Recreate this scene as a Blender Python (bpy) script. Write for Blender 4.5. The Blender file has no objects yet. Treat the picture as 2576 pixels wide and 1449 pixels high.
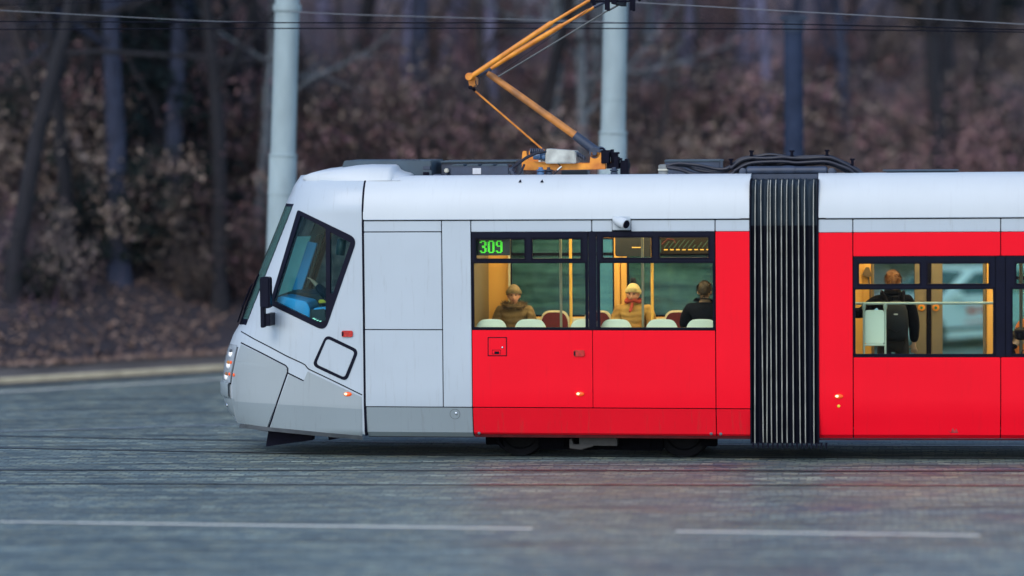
DOF_F, SUN_EL, SUN_ROT, SKY_STR, SUN_E, EXPO = .34, 40, 205, .15, .6, .78
import bpy, bmesh, math, random
from mathutils import Vector, Matrix, noise
from mathutils.geometry import tessellate_polygon
R = math.radians
random.seed(7)
scene = bpy.context.scene
COL = scene.collection

# ------------------------------------------------------------------ camera
FPX, CX, CY = 8200.0, 1288.0, 724.5          # focal length and centre on a 2576-wide picture
PITCH, ROLL = R(3.111), R(0.5)
CAM = Vector((0, -40, 4.3))
FWD = Vector((0, math.cos(PITCH), -math.sin(PITCH)))
_u0 = Vector((0, math.sin(PITCH), math.cos(PITCH)))
_r0 = Vector((1, 0, 0))
RT = _r0 * math.cos(ROLL) - _u0 * math.sin(ROLL)
UP = _u0 * math.cos(ROLL) + _r0 * math.sin(ROLL)

def ray(px, py):
    return FWD + RT * ((px - CX) / FPX) - UP * ((py - CY) / FPX)

def project(p):
    d = Vector(p) - CAM
    z = d.dot(FWD)
    return CX + FPX * d.dot(RT) / z, CY - FPX * d.dot(UP) / z

def ground_pt(px, py, z=0.0):
    d = ray(px, py)
    return CAM + d * ((z - CAM.z) / d.z)

def depth_pt(px, py, Y):
    d = ray(px, py)
    return CAM + d * ((Y - CAM.y) / d.y)

class Frame:
    """local (u along the side, w into the vehicle, z up)"""
    def __init__(s, org, yaw):
        s.o = Vector((org[0], org[1], 0)); s.yaw = yaw
        s.u = Vector((math.cos(yaw), -math.sin(yaw), 0)); s.w = Vector((math.sin(yaw), math.cos(yaw), 0))
    def S(s, px, py, w=0.0):
        d = ray(px, py)
        t = (w - (CAM - s.o).dot(s.w)) / d.dot(s.w)
        p = CAM + d * t - s.o
        return p.dot(s.u), p.z
    def P(s, u, w, z):
        return s.o + s.u * u + s.w * w + Vector((0, 0, z))
    def px(s, u, w, z):
        return project(s.P(u, w, z))
    def M(s):
        return Matrix.Translation(s.o) @ Matrix.Rotation(-s.yaw, 4, 'Z')

C1 = Frame((0, 0), R(9.0))
_pu = C1.S(1972, 700)[0]
_pv = C1.P(_pu, 1.23, 0)
_y2 = R(6.0)
_o2 = _pv - Vector((math.sin(_y2), math.cos(_y2), 0)) * 1.23
C2 = Frame((_o2.x, _o2.y), _y2)

# ------------------------------------------------------------------ materials
MATS = {}
def lin(h):
    def f(c):
        c /= 255.0
        return c / 12.92 if c <= .04045 else ((c + .055) / 1.055) ** 2.4
    return (f(h[0]), f(h[1]), f(h[2]), 1)

def mat(name, col, rough=.5, metal=0.0, var=.12, scale=6.0, bump=0.0, bscale=40.0, spec=.5, coat=0.0, emit=None, estr=0.0, dark=None, stretch=None):
    if name in MATS: return MATS[name]
    m = bpy.data.materials.new(name); m.use_nodes = True
    nt = m.node_tree; b = nt.nodes['Principled BSDF']
    b.inputs['Roughness'].default_value = rough; b.inputs['Metallic'].default_value = metal
    b.inputs['Specular IOR Level'].default_value = spec; b.inputs['Coat Weight'].default_value = coat
    tc = nt.nodes.new('ShaderNodeTexCoord')
    mp = nt.nodes.new('ShaderNodeMapping'); nt.links.new(tc.outputs['Object'], mp.inputs['Vector'])
    if stretch: mp.inputs['Scale'].default_value = stretch
    nz = nt.nodes.new('ShaderNodeTexNoise'); nz.inputs['Scale'].default_value = scale; nz.inputs['Detail'].default_value = 6
    nt.links.new(mp.outputs['Vector'], nz.inputs['Vector'])
    rp = nt.nodes.new('ShaderNodeValToRGB')
    c = tuple(col[:3]); lo = dark if dark else tuple(x * (1 - var) for x in c); hi = tuple(min(1, x * (1 + var * .6)) for x in c)
    rp.color_ramp.elements[0].position = .3; rp.color_ramp.elements[0].color = (*lo[:3], 1)
    rp.color_ramp.elements[1].position = .7; rp.color_ramp.elements[1].color = (*hi, 1)
    nt.links.new(nz.outputs['Fac'], rp.inputs['Fac']); nt.links.new(rp.outputs['Color'], b.inputs['Base Color'])
    mr = nt.nodes.new('ShaderNodeMapRange'); mr.inputs['To Min'].default_value = max(.02, rough * .85); mr.inputs['To Max'].default_value = min(1, rough * 1.2)
    nt.links.new(nz.outputs['Fac'], mr.inputs['Value']); nt.links.new(mr.outputs['Result'], b.inputs['Roughness'])
    if bump:
        n2 = nt.nodes.new('ShaderNodeTexNoise'); n2.inputs['Scale'].default_value = bscale; n2.inputs['Detail'].default_value = 4
        nt.links.new(mp.outputs['Vector'], n2.inputs['Vector'])
        bp = nt.nodes.new('ShaderNodeBump'); bp.inputs['Strength'].default_value = bump; bp.inputs['Distance'].default_value = .02
        nt.links.new(n2.outputs['Fac'], bp.inputs['Height']); nt.links.new(bp.outputs['Normal'], b.inputs['Normal'])
    if emit:
        b.inputs['Emission Color'].default_value = (*emit[:3], 1); b.inputs['Emission Strength'].default_value = estr
    MATS[name] = m
    return m

def glass(name, tint, diff=0.0, dcol=(.2, .3, .3), gloss=.06, rough=.02, streak=False):
    """thin pane: tinted see-through, a little scatter, Fresnel mirror"""
    m = bpy.data.materials.new(name); m.use_nodes = True
    nt = m.node_tree; nt.nodes.clear()
    out = nt.nodes.new('ShaderNodeOutputMaterial')
    tr = nt.nodes.new('ShaderNodeBsdfTransparent'); tr.inputs['Color'].default_value = (*tint, 1)
    df = nt.nodes.new('ShaderNodeBsdfDiffuse')
    tc = nt.nodes.new('ShaderNodeTexCoord'); nz = nt.nodes.new('ShaderNodeTexNoise'); nz.inputs['Scale'].default_value = 2.5; nz.inputs['Detail'].default_value = 4
    mp = nt.nodes.new('ShaderNodeMapping'); mp.inputs['Scale'].default_value = (.5, 1, 3)
    nt.links.new(tc.outputs['Object'], mp.inputs['Vector']); nt.links.new(mp.outputs['Vector'], nz.inputs['Vector'])
    mixc = nt.nodes.new('ShaderNodeMixRGB'); mixc.inputs[1].default_value = (*[c * .6 for c in dcol], 1); mixc.inputs[2].default_value = (*dcol, 1)
    if streak:
        mp.inputs['Scale'].default_value = (.35, 1, 6); mixc.inputs[1].default_value = (*[c * .25 for c in dcol], 1); rr_ = nt.nodes.new('ShaderNodeMapRange'); rr_.inputs['From Min'].default_value = .35; rr_.inputs['From Max'].default_value = .65; nt.links.new(nz.outputs['Fac'], rr_.inputs['Value']); nt.links.new(rr_.outputs['Result'], mixc.inputs[0])
    else: nt.links.new(nz.outputs['Fac'], mixc.inputs[0])
    nt.links.new(mixc.outputs[0], df.inputs['Color'])
    mx = nt.nodes.new('ShaderNodeMixShader'); mx.inputs[0].default_value = diff
    nt.links.new(tr.outputs[0], mx.inputs[1]); nt.links.new(df.outputs[0], mx.inputs[2])
    gl = nt.nodes.new('ShaderNodeBsdfGlossy'); gl.inputs['Roughness'].default_value = rough
    fr = nt.nodes.new('ShaderNodeFresnel'); fr.inputs['IOR'].default_value = 1.0 + gloss * 8
    m2 = nt.nodes.new('ShaderNodeMixShader')
    nt.links.new(fr.outputs[0], m2.inputs[0]); nt.links.new(mx.outputs[0], m2.inputs[1]); nt.links.new(gl.outputs[0], m2.inputs[2])
    nt.links.new(m2.outputs[0], out.inputs['Surface'])
    MATS[name] = m
    return m

def paint(name, col, dirt, rough=.32, coat=.25, streak=1.0, spec=.4):
    """lacquered panel paint with faint vertical run marks and road film that thickens in patches"""
    m = mat(name, col, rough, 0, .04, 1.3, spec=spec, coat=coat)
    nt = m.node_tree; b = nt.nodes['Principled BSDF']
    src = b.inputs['Base Color'].links[0].from_socket
    tc = nt.nodes.new('ShaderNodeTexCoord'); mp = nt.nodes.new('ShaderNodeMapping'); mp.inputs['Scale'].default_value = (9, 2, .7)
    nt.links.new(tc.outputs['Object'], mp.inputs['Vector'])
    nz = nt.nodes.new('ShaderNodeTexNoise'); nz.inputs['Scale'].default_value = 2.2; nz.inputs['Detail'].default_value = 8; nz.inputs['Roughness'].default_value = .7
    nt.links.new(mp.outputs['Vector'], nz.inputs['Vector'])
    rp = nt.nodes.new('ShaderNodeValToRGB'); rp.color_ramp.elements[0].position = .56; rp.color_ramp.elements[0].color = (0, 0, 0, 1)
    rp.color_ramp.elements[1].position = .8; rp.color_ramp.elements[1].color = (.30 * streak,) * 3 + (1,)
    nt.links.new(nz.outputs['Fac'], rp.inputs['Fac'])
    mx = nt.nodes.new('ShaderNodeMixRGB'); mx.inputs[2].default_value = (*dirt, 1)
    nt.links.new(rp.outputs['Color'], mx.inputs[0]); nt.links.new(src, mx.inputs[1]); nt.links.new(mx.outputs[0], b.inputs['Base Color'])
    n3 = nt.nodes.new('ShaderNodeTexNoise'); n3.inputs['Scale'].default_value = 1.6; n3.inputs['Detail'].default_value = 2
    nt.links.new(tc.outputs['Object'], n3.inputs['Vector'])
    bp = nt.nodes.new('ShaderNodeBump'); bp.inputs['Strength'].default_value = .08; bp.inputs['Distance'].default_value = .05
    nt.links.new(n3.outputs['Fac'], bp.inputs['Height']); nt.links.new(bp.outputs['Normal'], b.inputs['Normal'])
    return m

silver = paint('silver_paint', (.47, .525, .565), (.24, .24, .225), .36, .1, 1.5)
silver_low = paint('silver_skirt_paint', (.265, .31, .325), (.13, .12, .10), .5, .0, 1.6)  # darkened for skirt dirt; also serves the shade-coloured cab sheet
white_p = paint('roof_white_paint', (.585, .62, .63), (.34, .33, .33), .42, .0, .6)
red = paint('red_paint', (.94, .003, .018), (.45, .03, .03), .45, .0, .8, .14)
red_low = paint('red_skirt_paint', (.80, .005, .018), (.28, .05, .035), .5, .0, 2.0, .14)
red_sill = mat('red_sill_paint', (.22, .02, .025), .5, 0, .3, 8)
grey_sill = mat('grey_sill', (.10, .11, .12), .55, 0, .3, 8)
black = mat('black_frame', (.006, .007, .018), .4, 0, .2, 4, spec=.10)
rubber = mat('black_rubber', (.005, .005, .013), .65, 0, .3, 12, spec=.10)
under = mat('underbody', (.0035, .0035, .005), .9, 0, .4, 9, spec=.04)
navy = mat('roof_box_paint', (.035, .05, .085), .5, 0, .25, 7)
teal = mat('roof_cover_paint', (.045, .075, .10), .5, 0, .2, 5)
cable_m = mat('cable_rubber', (.010, .012, .024), .5, 0, .35, 18)
orange = mat('orange_paint', (.80, .30, .025), .45, 0, .25, 7, dark=(.55, .15, .015))
orange_d = mat('orange_worn', (.60, .22, .04), .6, 0, .4, 3.5, dark=(.24, .11, .045))
insul = mat('glazed_insulator', (.10, .20, .36), .25, 0, .2, 6)
alu = mat('aluminium', (.55, .56, .52), .35, .6, .2, 9)
cream_case = mat('motor_case', (.52, .53, .47), .5, 0, .3, 6, dark=(.30, .30, .27))
bellow_m = mat('bellows_rubber', (.005, .006, .014), .6, 0, .35, 3, spec=.12, stretch=(6, 6, .6))
bellow_t = mat('bellows_flap', (.030, .046, .064), .6, 0, .5, 3, spec=.2, stretch=(8, 8, .7))
rib_m = mat('bellows_rib_alloy', (.36, .36, .31), .5, .1, .4, 4)
yellow_i = mat('yellow_lining', (.80, .43, .10), .55, 0, .08, 2)
brown_i = mat('door_leaf_grey', (.20, .16, .10), .5, 0, .1, 3)
cream_i = mat('cream_lining', (.70, .62, .42), .6, 0, .08, 3)
seat_w = mat('seat_shell_white', (.66, .74, .62), .5, 0, .06, 3)
seat_r = mat('seat_pad_maroon', (.13, .012, .022), .8, 0, .3, 30)
seat_o = mat('seat_orange', (.75, .20, .03), .6, 0, .2, 10)
pole_y = mat('handrail_yellow', (.85, .47, .09), .35, 0, .08, 6)
pole_g = mat('handrail_steel', (.30, .30, .25), .3, .7, .15, 6)
floor_i = mat('floor_lino', (.10, .10, .11), .6, 0, .3, 5)
lampm = mat('ceiling_lamp', (1, .86, .6), .5, 0, 0, 1, emit=(1, .80, .48), estr=11)
blue_i = mat('cab_blue', (.04, .33, .66), .45, 0, .15, 3)
teal_i = mat('sun_blind', (.48, .84, .76), .7, 0, .12, 4)
dark_i = mat('cab_dark', (.015, .017, .022), .6, 0, .3, 5)
red_lens = mat('red_reflector', (.55, .012, .010), .2, 0, .35, 30, coat=.6)
lampglass = mat('headlight_glass', (.50, .56, .60), .25, .25, .25, 14, coat=.5)
amber = mat('amber_lens', (.9, .11, .015), .2, 0, .1, 20, emit=(1, .12, .012), estr=.15)
amber_hot = mat('amber_bulb', (1, .7, .4), .2, 0, 0, 1, emit=(1, .75, .42), estr=.8)
head_l = mat('headlamp_glow', (1, .95, .95), .1, 0, 0, 1, emit=(.95, 1, 1), estr=.14)
chrome = mat('chrome', (.6, .63, .66), .18, .9, .1, 5)
led = mat('green_led', (.1, .9, .05), .4, 0, 0, 1, emit=(.10, 1, .02), estr=.22)
led_bg = mat('display_black', (.006, .014, .018), .35, 0, .2, 5)
yellow_d = mat('yellow_disc', (.85, .62, .03), .4, 0, .1, 9)
glass_n = glass('near_glass', (.95, .98, .94), .0, (.25, .3, .3), .018)
glass_f = glass('far_glass', (.66, .95, .90), .25, (.15, .40, .43), .04, streak=True)
glass_c = glass('cab_glass', (.84, 1.0, 1.0), .018, (.07, .26, .36), .022)
glass_d = glass('door_glass', (.82, .98, .95), .07, (.15, .40, .42), .04)
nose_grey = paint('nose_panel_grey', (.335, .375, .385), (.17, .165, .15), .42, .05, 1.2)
glass_w = glass('windscreen_glass', (.66, .92, .90), .34, (.20, .42, .39), .03)

def puffer(name, col, dark):
    m = mat(name, col, .7, 0, .3, 5, dark=dark, spec=.2); nt = m.node_tree; b = nt.nodes['Principled BSDF']
    tc = nt.nodes.new('ShaderNodeTexCoord'); wv = nt.nodes.new('ShaderNodeTexWave'); wv.bands_direction = 'Z'; wv.inputs['Scale'].default_value = 4.2; wv.inputs['Distortion'].default_value = 5; wv.inputs['Detail'].default_value = 3
    nt.links.new(tc.outputs['Object'], wv.inputs['Vector']); bp = nt.nodes.new('ShaderNodeBump'); bp.inputs['Strength'].default_value = .4; bp.inputs['Distance'].default_value = .014
    nt.links.new(wv.outputs['Fac'], bp.inputs['Height']); nt.links.new(bp.outputs['Normal'], b.inputs['Normal']); return m

# ------------------------------------------------------------------ mesh helpers
class MB:
    def __init__(s): s.v = []; s.f = []
    def add(s, vs, fs):
        o = len(s.v); s.v += [tuple(v) for v in vs]; s.f += [tuple(i + o for i in f) for f in fs]
    def box(s, x0, x1, y0, y1, z0, z1):
        x0, x1 = sorted((x0, x1)); y0, y1 = sorted((y0, y1)); z0, z1 = sorted((z0, z1))
        s.add([(x0,y0,z0),(x1,y0,z0),(x1,y1,z0),(x0,y1,z0),(x0,y0,z1),(x1,y0,z1),(x1,y1,z1),(x0,y1,z1)],
              [(0,3,2,1),(4,5,6,7),(0,1,5,4),(1,2,6,5),(2,3,7,6),(3,0,4,7)])
        return s
    def prism(s, pts, w0, w1, ax='y'):
        """polygon of (u,z) pushed along w"""
        n = len(pts); vs = []
        for w in (w0, w1):
            for a, b in pts: vs.append((a, w, b) if ax == 'y' else ((a, b, w) if ax == 'z' else (w, a, b)))
        fs = [tuple(range(n))[::-1], tuple(range(n, 2*n))] + [(i, (i+1) % n, n + (i+1) % n, n + i) for i in range(n)]
        s.add(vs, fs); return s
    def tube(s, pts, r, n=8, caps=True):
        pts = [Vector(p) for p in pts]; rs = r if isinstance(r, (list, tuple)) else [r] * len(pts)
        rings = []; up = None
        for i, p in enumerate(pts):
            d = (pts[min(i+1, len(pts)-1)] - pts[max(i-1, 0)])
            d = d.normalized() if d.length > 1e-9 else Vector((0, 0, 1))
            if up is None: up = Vector((0, 0, 1)) if abs(d.z) < .9 else Vector((1, 0, 0))
            a = d.cross(up)
            if a.length < 1e-6: a = d.orthogonal()
            a.normalize(); b = a.cross(d).normalized(); up = b
            rings.append([p + (a * math.cos(2*math.pi*k/n) + b * math.sin(2*math.pi*k/n)) * rs[i] for k in range(n)])
        vs = [v for rg in rings for v in rg]; fs = []
        for i in range(len(rings) - 1):
            for k in range(n):
                fs.append((i*n+k, i*n+(k+1) % n, (i+1)*n+(k+1) % n, (i+1)*n+k))
        if caps:
            fs.append(tuple(range(n))[::-1]); fs.append(tuple(range((len(rings)-1)*n, len(rings)*n)))
        s.add(vs, fs); return s
    def lathe(s, prof, c=(0, 0, 0), axis=(0, 0, 1), n=16):
        """profile of (r, h) round an axis"""
        ax = Vector(axis).normalized(); a = ax.orthogonal().normalized(); b = ax.cross(a); c = Vector(c)
        vs = [c + ax * h + (a * math.cos(2*math.pi*k/n) + b * math.sin(2*math.pi*k/n)) * r for r, h in prof for k in range(n)]
        fs = [(i*n+k, i*n+(k+1) % n, (i+1)*n+(k+1) % n, (i+1)*n+k) for i in range(len(prof)-1) for k in range(n)]
        fs += [tuple(range(n))[::-1], tuple(range((len(prof)-1)*n, len(prof)*n))]
        s.add(vs, fs); return s
    def grid(s, rows):
        m = len(rows[0]); vs = [v for r in rows for v in r]
        s.add(vs, [(i*m+j, i*m+j+1, (i+1)*m+j+1, (i+1)*m+j) for i in range(len(rows)-1) for j in range(m-1)]); return s
    def build(s, name, m, parent=None, fr=None, bevel=0.0, smooth=True, seg=2, M=None, angle=35):
        me = bpy.data.meshes.new(name)
        bm = bmesh.new()
        vv = [bm.verts.new(v) for v in s.v]
        for f in s.f:
            try: bm.faces.new([vv[i] for i in f])
            except ValueError: pass
        bmesh.ops.recalc_face_normals(bm, faces=bm.faces)
        if bevel:
            ed = [e for e in bm.edges if len(e.link_faces) == 2 and e.calc_face_angle(0) > R(40)]
            bmesh.ops.bevel(bm, geom=ed, offset=bevel, segments=seg, affect='EDGES', clamp_overlap=True)
        bm.to_mesh(me); bm.free()
        if smooth:
            me.polygons.foreach_set('use_smooth', [True] * len(me.polygons)); me.set_sharp_from_angle(angle=R(angle))
        me.materials.append(m)
        return link(name, me, parent, fr, M)

def link(name, me, parent=None, fr=None, M=None):
    o = bpy.data.objects.new(name, me); COL.objects.link(o)
    if parent is not None: o.parent = parent
    if fr is C2: o.matrix_local = C1.M().inverted() @ C2.M()
    elif M is not None: o.matrix_local = M
    return o

def tag(o, label=None, cat=None, group=None, kind=None):
    if label: o['label'] = label
    if cat: o['category'] = cat
    if group: o['group'] = group
    if kind: o['kind'] = kind
    return o

def empty(name, loc=(0, 0, 0), rz=0.0):
    o = bpy.data.objects.new(name, None); COL.objects.link(o); o.location = loc; o.rotation_euler = (0, 0, rz); o.empty_display_size = .2
    return o

def copy_tree(o, parent=None):
    c = o.copy(); COL.objects.link(c)
    if parent is not None: c.parent = parent
    for ch in list(o.children): copy_tree(ch, c)
    return c

def round_poly(pts, r, n=5):
    out = []; m = len(pts); rr = r if isinstance(r, (list, tuple)) else [r] * m
    for i in range(m):
        p = Vector(pts[i]); a = (Vector(pts[i-1]) - p); b = (Vector(pts[(i+1) % m]) - p); q = min(rr[i], a.length*.48, b.length*.48)
        if q <= 0: out.append(tuple(p)); continue
        A = p + a.normalized()*q; B = p + b.normalized()*q
        for k in range(n + 1):
            t = k / n; out.append(tuple((1-t)**2*A + 2*t*(1-t)*p + t*t*B))
    return out

def rrect(x0, x1, y0, y1, r, n=4):
    return round_poly([(x0, y0), (x1, y0), (x1, y1), (x0, y1)], r, n)

def surf_poly(mb, outer, holes, fmap, off, thick, maxlen=None):
    """polygon with holes in picture coordinates laid onto a surface: fmap(px,py,off) gives the 3-D point"""
    polys = [[Vector((p[0], p[1], 0)) for p in q] for q in [outer] + list(holes)]
    flat = [v for q in polys for v in q]
    tr = tessellate_polygon(polys)
    bm = bmesh.new(); vv = [bm.verts.new(v) for v in flat]
    for t in tr:
        try: bm.faces.new([vv[i] for i in t])
        except ValueError: pass
    if maxlen:
        for _ in range(6):
            ed = [e for e in bm.edges if e.calc_length() > maxlen]
            if not ed: break
            bmesh.ops.subdivide_edges(bm, edges=ed, cuts=1)
            bmesh.ops.triangulate(bm, faces=bm.faces)
    bm.verts.index_update(); n = len(bm.verts)
    vs = [fmap(v.co.x, v.co.y, off) for v in bm.verts] + [fmap(v.co.x, v.co.y, off - thick) for v in bm.verts]
    fs = []
    for f in bm.faces:
        ix = [v.index for v in f.verts]; fs.append(ix); fs.append([i + n for i in reversed(ix)])
    for e in bm.edges:
        if len(e.link_faces) == 1: a, b = e.verts[0].index, e.verts[1].index; fs.append((a, b, b + n, a + n))
    bm.free(); mb.add(vs, fs)

def ribbon(mb, pts, wd, fmap, off, thick, step=12):
    """narrow strip along a picture polyline laid on a surface"""
    P = []
    for i in range(len(pts) - 1):
        a, b = Vector(pts[i]), Vector(pts[i+1]); k = max(1, int((b-a).length/step))
        P += [a.lerp(b, j/k) for j in range(k)]
    P.append(Vector(pts[-1]))
    rows = []
    for i, p in enumerate(P):
        d = (P[min(i+1, len(P)-1)] - P[max(0, i-1)]).normalized(); nn = Vector((-d.y, d.x)) * (wd/2)
        l, r = p + nn, p - nn
        rows.append([fmap(l.x, l.y, off), fmap(r.x, r.y, off), fmap(r.x, r.y, off-thick), fmap(l.x, l.y, off-thick), fmap(l.x, l.y, off)])
    mb.grid(rows)

def holed_rect(mb, x0, x1, z0, z1, holes, y0, y1):
    """rectangular slab in the u-z plane with rectangular holes, thickness y0..y1"""
    xs = sorted({x0, x1, *[h[0] for h in holes], *[h[1] for h in holes]}); zs = sorted({z0, z1, *[h[2] for h in holes], *[h[3] for h in holes]})
    xs = [x for x in xs if x0 <= x <= x1]; zs = [z for z in zs if z0 <= z <= z1]
    def solid(i, j):
        if i < 0 or j < 0 or i >= len(xs)-1 or j >= len(zs)-1: return False
        cx, cz = (xs[i]+xs[i+1])/2, (zs[j]+zs[j+1])/2
        return not any(h[0] < cx < h[1] and h[2] < cz < h[3] for h in holes)
    idx = {}; vs = []; fs = []
    def V(i, j, k):
        if (i, j, k) not in idx: idx[(i, j, k)] = len(vs); vs.append((xs[i], (y0, y1)[k], zs[j]))
        return idx[(i, j, k)]
    for i in range(len(xs)-1):
        for j in range(len(zs)-1):
            if not solid(i, j): continue
            fs.append((V(i,j,0), V(i+1,j,0), V(i+1,j+1,0), V(i,j+1,0))); fs.append((V(i,j,1), V(i,j+1,1), V(i+1,j+1,1), V(i+1,j,1)))
            if not solid(i-1, j): fs.append((V(i,j,0), V(i,j+1,0), V(i,j+1,1), V(i,j,1)))
            if not solid(i+1, j): fs.append((V(i+1,j,0), V(i+1,j,1), V(i+1,j+1,1), V(i+1,j+1,0)))
            if not solid(i, j-1): fs.append((V(i,j,0), V(i,j,1), V(i+1,j,1), V(i+1,j,0)))
            if not solid(i, j+1): fs.append((V(i,j+1,0), V(i+1,j+1,0), V(i+1,j+1,1), V(i,j+1,1)))
    mb.add(vs, fs)
# ------------------------------------------------------------------ the tram
tram = empty('tram', C1.o, -C1.yaw)
tag(tram, 'silver and red articulated tram with a raised orange pantograph, showing 309 in its side window', 'tram')

def U1(px, w=0.0, py=700): return C1.S(px, py, w)[0]
def Z1(py, w=0.0, px=1500): return C1.S(px, py, w)[1]
def U2(px, w=0.0, py=770): return C2.S(px, py, w)[0]
def Z2(py, w=0.0, px=2300): return C2.S(px, py, w)[1]

ZB, ZBR, ZR = Z1(1103.5), .335, Z1(440, .34)
WID = 2.46
SEC = [(-.014, 2.975), (-.012, 3.01), (-.003, 3.09), (.016, 3.17), (.045, 3.26), (.09, 3.35), (.145, 3.42), (.21, 3.47), (.28, 3.498), (.34, 3.508)]
def side_w(z):
    w = 0.0
    if z < .66: w += (.66 - z) * .18
    if z < ZBR: w += (ZBR - z) * .9
    return w
def roof_w(z):
    if z <= SEC[1][1]: return 0.0
    for (a, za), (b, zb) in zip(SEC[1:], SEC[2:]):
        if z <= zb: return max(0, a + (b - a) * (z - za) / (zb - za))
    return SEC[-1][0]

def smap(fr):
    def f(px, py, off):
        u, z = fr.S(px, py, 0.0); return (u, side_w(z) - off, z)
    return f
M1, M2_ = smap(C1), smap(C2)

def panel(name, fr, u0, u1, z0, z1, m, off=0.0, thick=.022, label=None):
    zs = sorted({z0, z1, *[z for z in (.30, ZBR, .66) if z0 < z < z1], *[z0 + (z1 - z0) * k / 4 for k in range(1, 4)]})
    us = [u0 + (u1 - u0) * k / 4 for k in range(5)]
    mb = MB(); rows = []
    fr_ = [[(u, side_w(z) - off, z) for u in us] for z in zs]; bk = [[(u, side_w(z) - off + thick, z) for u in us] for z in zs]
    n, k = len(zs), len(us)
    mb.grid(fr_); mb.grid(bk)
    def strip(a, b): mb.grid([a, b])
    strip(fr_[0], bk[0]); strip(fr_[-1], bk[-1]); strip([r[0] for r in fr_], [r[0] for r in bk]); strip([r[-1] for r in fr_], [r[-1] for r in bk])
    # weld
    d = {}; remap = []; vs = []
    for v in mb.v:
        key = tuple(round(c, 6) for c in v)
        if key not in d: d[key] = len(vs); vs.append(v)
        remap.append(d[key])
    mb.v = vs; mb.f = [tuple(remap[i] for i in f) for f in mb.f]
    o = mb.build(name, m, tram, fr, bevel=.005, seg=2)
    if label: o['label'] = label
    return o

g = .0058            # half seam
# heights of the datum lines
zH, zW, zBelt, zSk = Z1(550), Z1(583), Z1(830.5), Z1(1026.5)
zSh = SEC[0][1] - .012
uA, uB, uC, uD, uE, uF, uG = U1(914.5), U1(1112), U1(1185.5), U1(1489.5), U1(1799.5), U1(1885.5), U1(1885.5)
# car one, silver part
panel('header_panel', C1, uA+.012, uB-g, zW+.004+g, zSh-.01, silver)
panel('side_panel', C1, uA+.012, uB-g, zBelt+g, zW+.004-g, silver)
panel('side_panel', C1, uA+.012, uB-g, zSk+g, zBelt-g, silver)
panel('side_panel', C1, uB+g, uC-g, zSk+g, zSh-.01, silver)
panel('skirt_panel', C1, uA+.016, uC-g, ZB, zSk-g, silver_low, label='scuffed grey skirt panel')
panel('header_panel', C1, uC+g, uD-g, zW+g*.5, zSh-.01, silver)
panel('header_panel', C1, uD+g, U1(1541)-g*.6, zW+g*.5, zSh-.01, silver)
panel('header_panel', C1, U1(1588)+g*.6, uE-g, zW+g*.5, zSh-.01, silver)
panel('camera_panel', C1, U1(1541)+g*.6, U1(1588)-g*.6, Z1(579), Z1(543.5), silver, off=.016)
panel('header_panel', C1, uE+g, uF, zW+.003, zSh-.01, silver)
# red part
panel('side_panel', C1, uC+g, uD-g*.7, zSk+g, zBelt-.004, red)
panel('side_panel', C1, uD+g*.7, uE-g, zSk+g, zBelt-.004, red)
panel('side_panel', C1, uE+g, uF, zSk+g, zW-.003, red)
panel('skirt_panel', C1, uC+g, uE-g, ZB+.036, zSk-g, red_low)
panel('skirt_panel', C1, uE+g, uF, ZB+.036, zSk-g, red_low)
panel('sill_strip', C1, uC+g, uF, ZB-.004, ZB+.0345, red_sill, off=-.002)
panel('sill_strip', C1, uA+.016, uC-g, ZB-.012, ZB-.002, grey_sill, off=-.012)
# car two
zs1, zs2, zw2, zb2, zbot2 = Z2(584), Z2(645), Z2(645), Z2(898.5), Z2(1105)
vA, vB, vC = U2(2059.5), U2(2146), U2(2517.5); vEnd = U2(2900)
panel('header_panel', C2, vA, vB-g, zs1+.003, zSh-.01, silver)
panel('header_panel', C2, vB+g, vC-g, zs1+.003, zSh-.01, silver)
panel('header_panel', C2, vC+g, vEnd, zs1+.003, zSh-.01, silver)
panel('side_panel', C2, vA, vB-g, zbot2, zs1-.003, red)
panel('side_panel', C2, vB+g, vC-g, zw2+.004, zs1-.003, red)
panel('side_panel', C2, vC+g, vEnd, zw2+.004, zs1-.003, red)
panel('side_panel', C2, vB+g, vC-g, zbot2, zb2-.004, red)
panel('side_panel', C2, vC+g, vEnd, zbot2, zb2-.004, red)
panel('sill_strip', C2, vA, vEnd, ZB-.012, zbot2-.007, red_sill, off=-.002)

# roof shells with lip, parapet and sunken deck
def roof(fr, u0, u1, name='roof_shell'):
    prof = SEC + [(.40, 3.505), (.43, 3.47), (.46, 3.38), (1.23, 3.37)]
    far = [(WID - w, z - (.035 if z > 3.44 else 0)) for w, z in reversed(prof[:-1])]
    full = prof + far
    n = 10
    mb = MB(); mb.grid([[(u0 + (u1-u0)*k/n, w, z) for k in range(n+1)] for w, z in full])
    # bottom lip and end caps
    mb.grid([[(u0 + (u1-u0)*k/n, full[0][0], full[0][1]) for k in range(n+1)], [(u0 + (u1-u0)*k/n, .05, full[0][1]-.004) for k in range(n+1)]])
    for u in (u0, u1):
        mb.add([(u, w, z) for w, z in prof] + [(u, w, 2.96) for w, z in prof], [(i, i+1, len(prof)+i+1, len(prof)+i) for i in range(len(prof)-1)])
    o = mb.build(name, white_p, tram, fr, angle=30); return o
roof(C1, uA+.004, uF); roof(C2, vA, vEnd)
# gutter lip pieces under the shells (the stepped ends near the joint)
mb = MB(); mb.box(uA+.02, U1(1541)-.004, -.022, .01, zSh+.004, zSh+.016); mb.build('drip_rail', silver, tram, C1, bevel=.003)
mb = MB(); mb.box(U1(1588)+.004, U1(1864), -.022, .01, zSh+.006, zSh+.018); mb.build('drip_rail', silver, tram, C1, bevel=.003)
mb = MB(); mb.box(U2(2078), vEnd, -.022, .01, zSh+.006, zSh+.018); mb.build('drip_rail', silver, tram, C2, bevel=.003)

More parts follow.
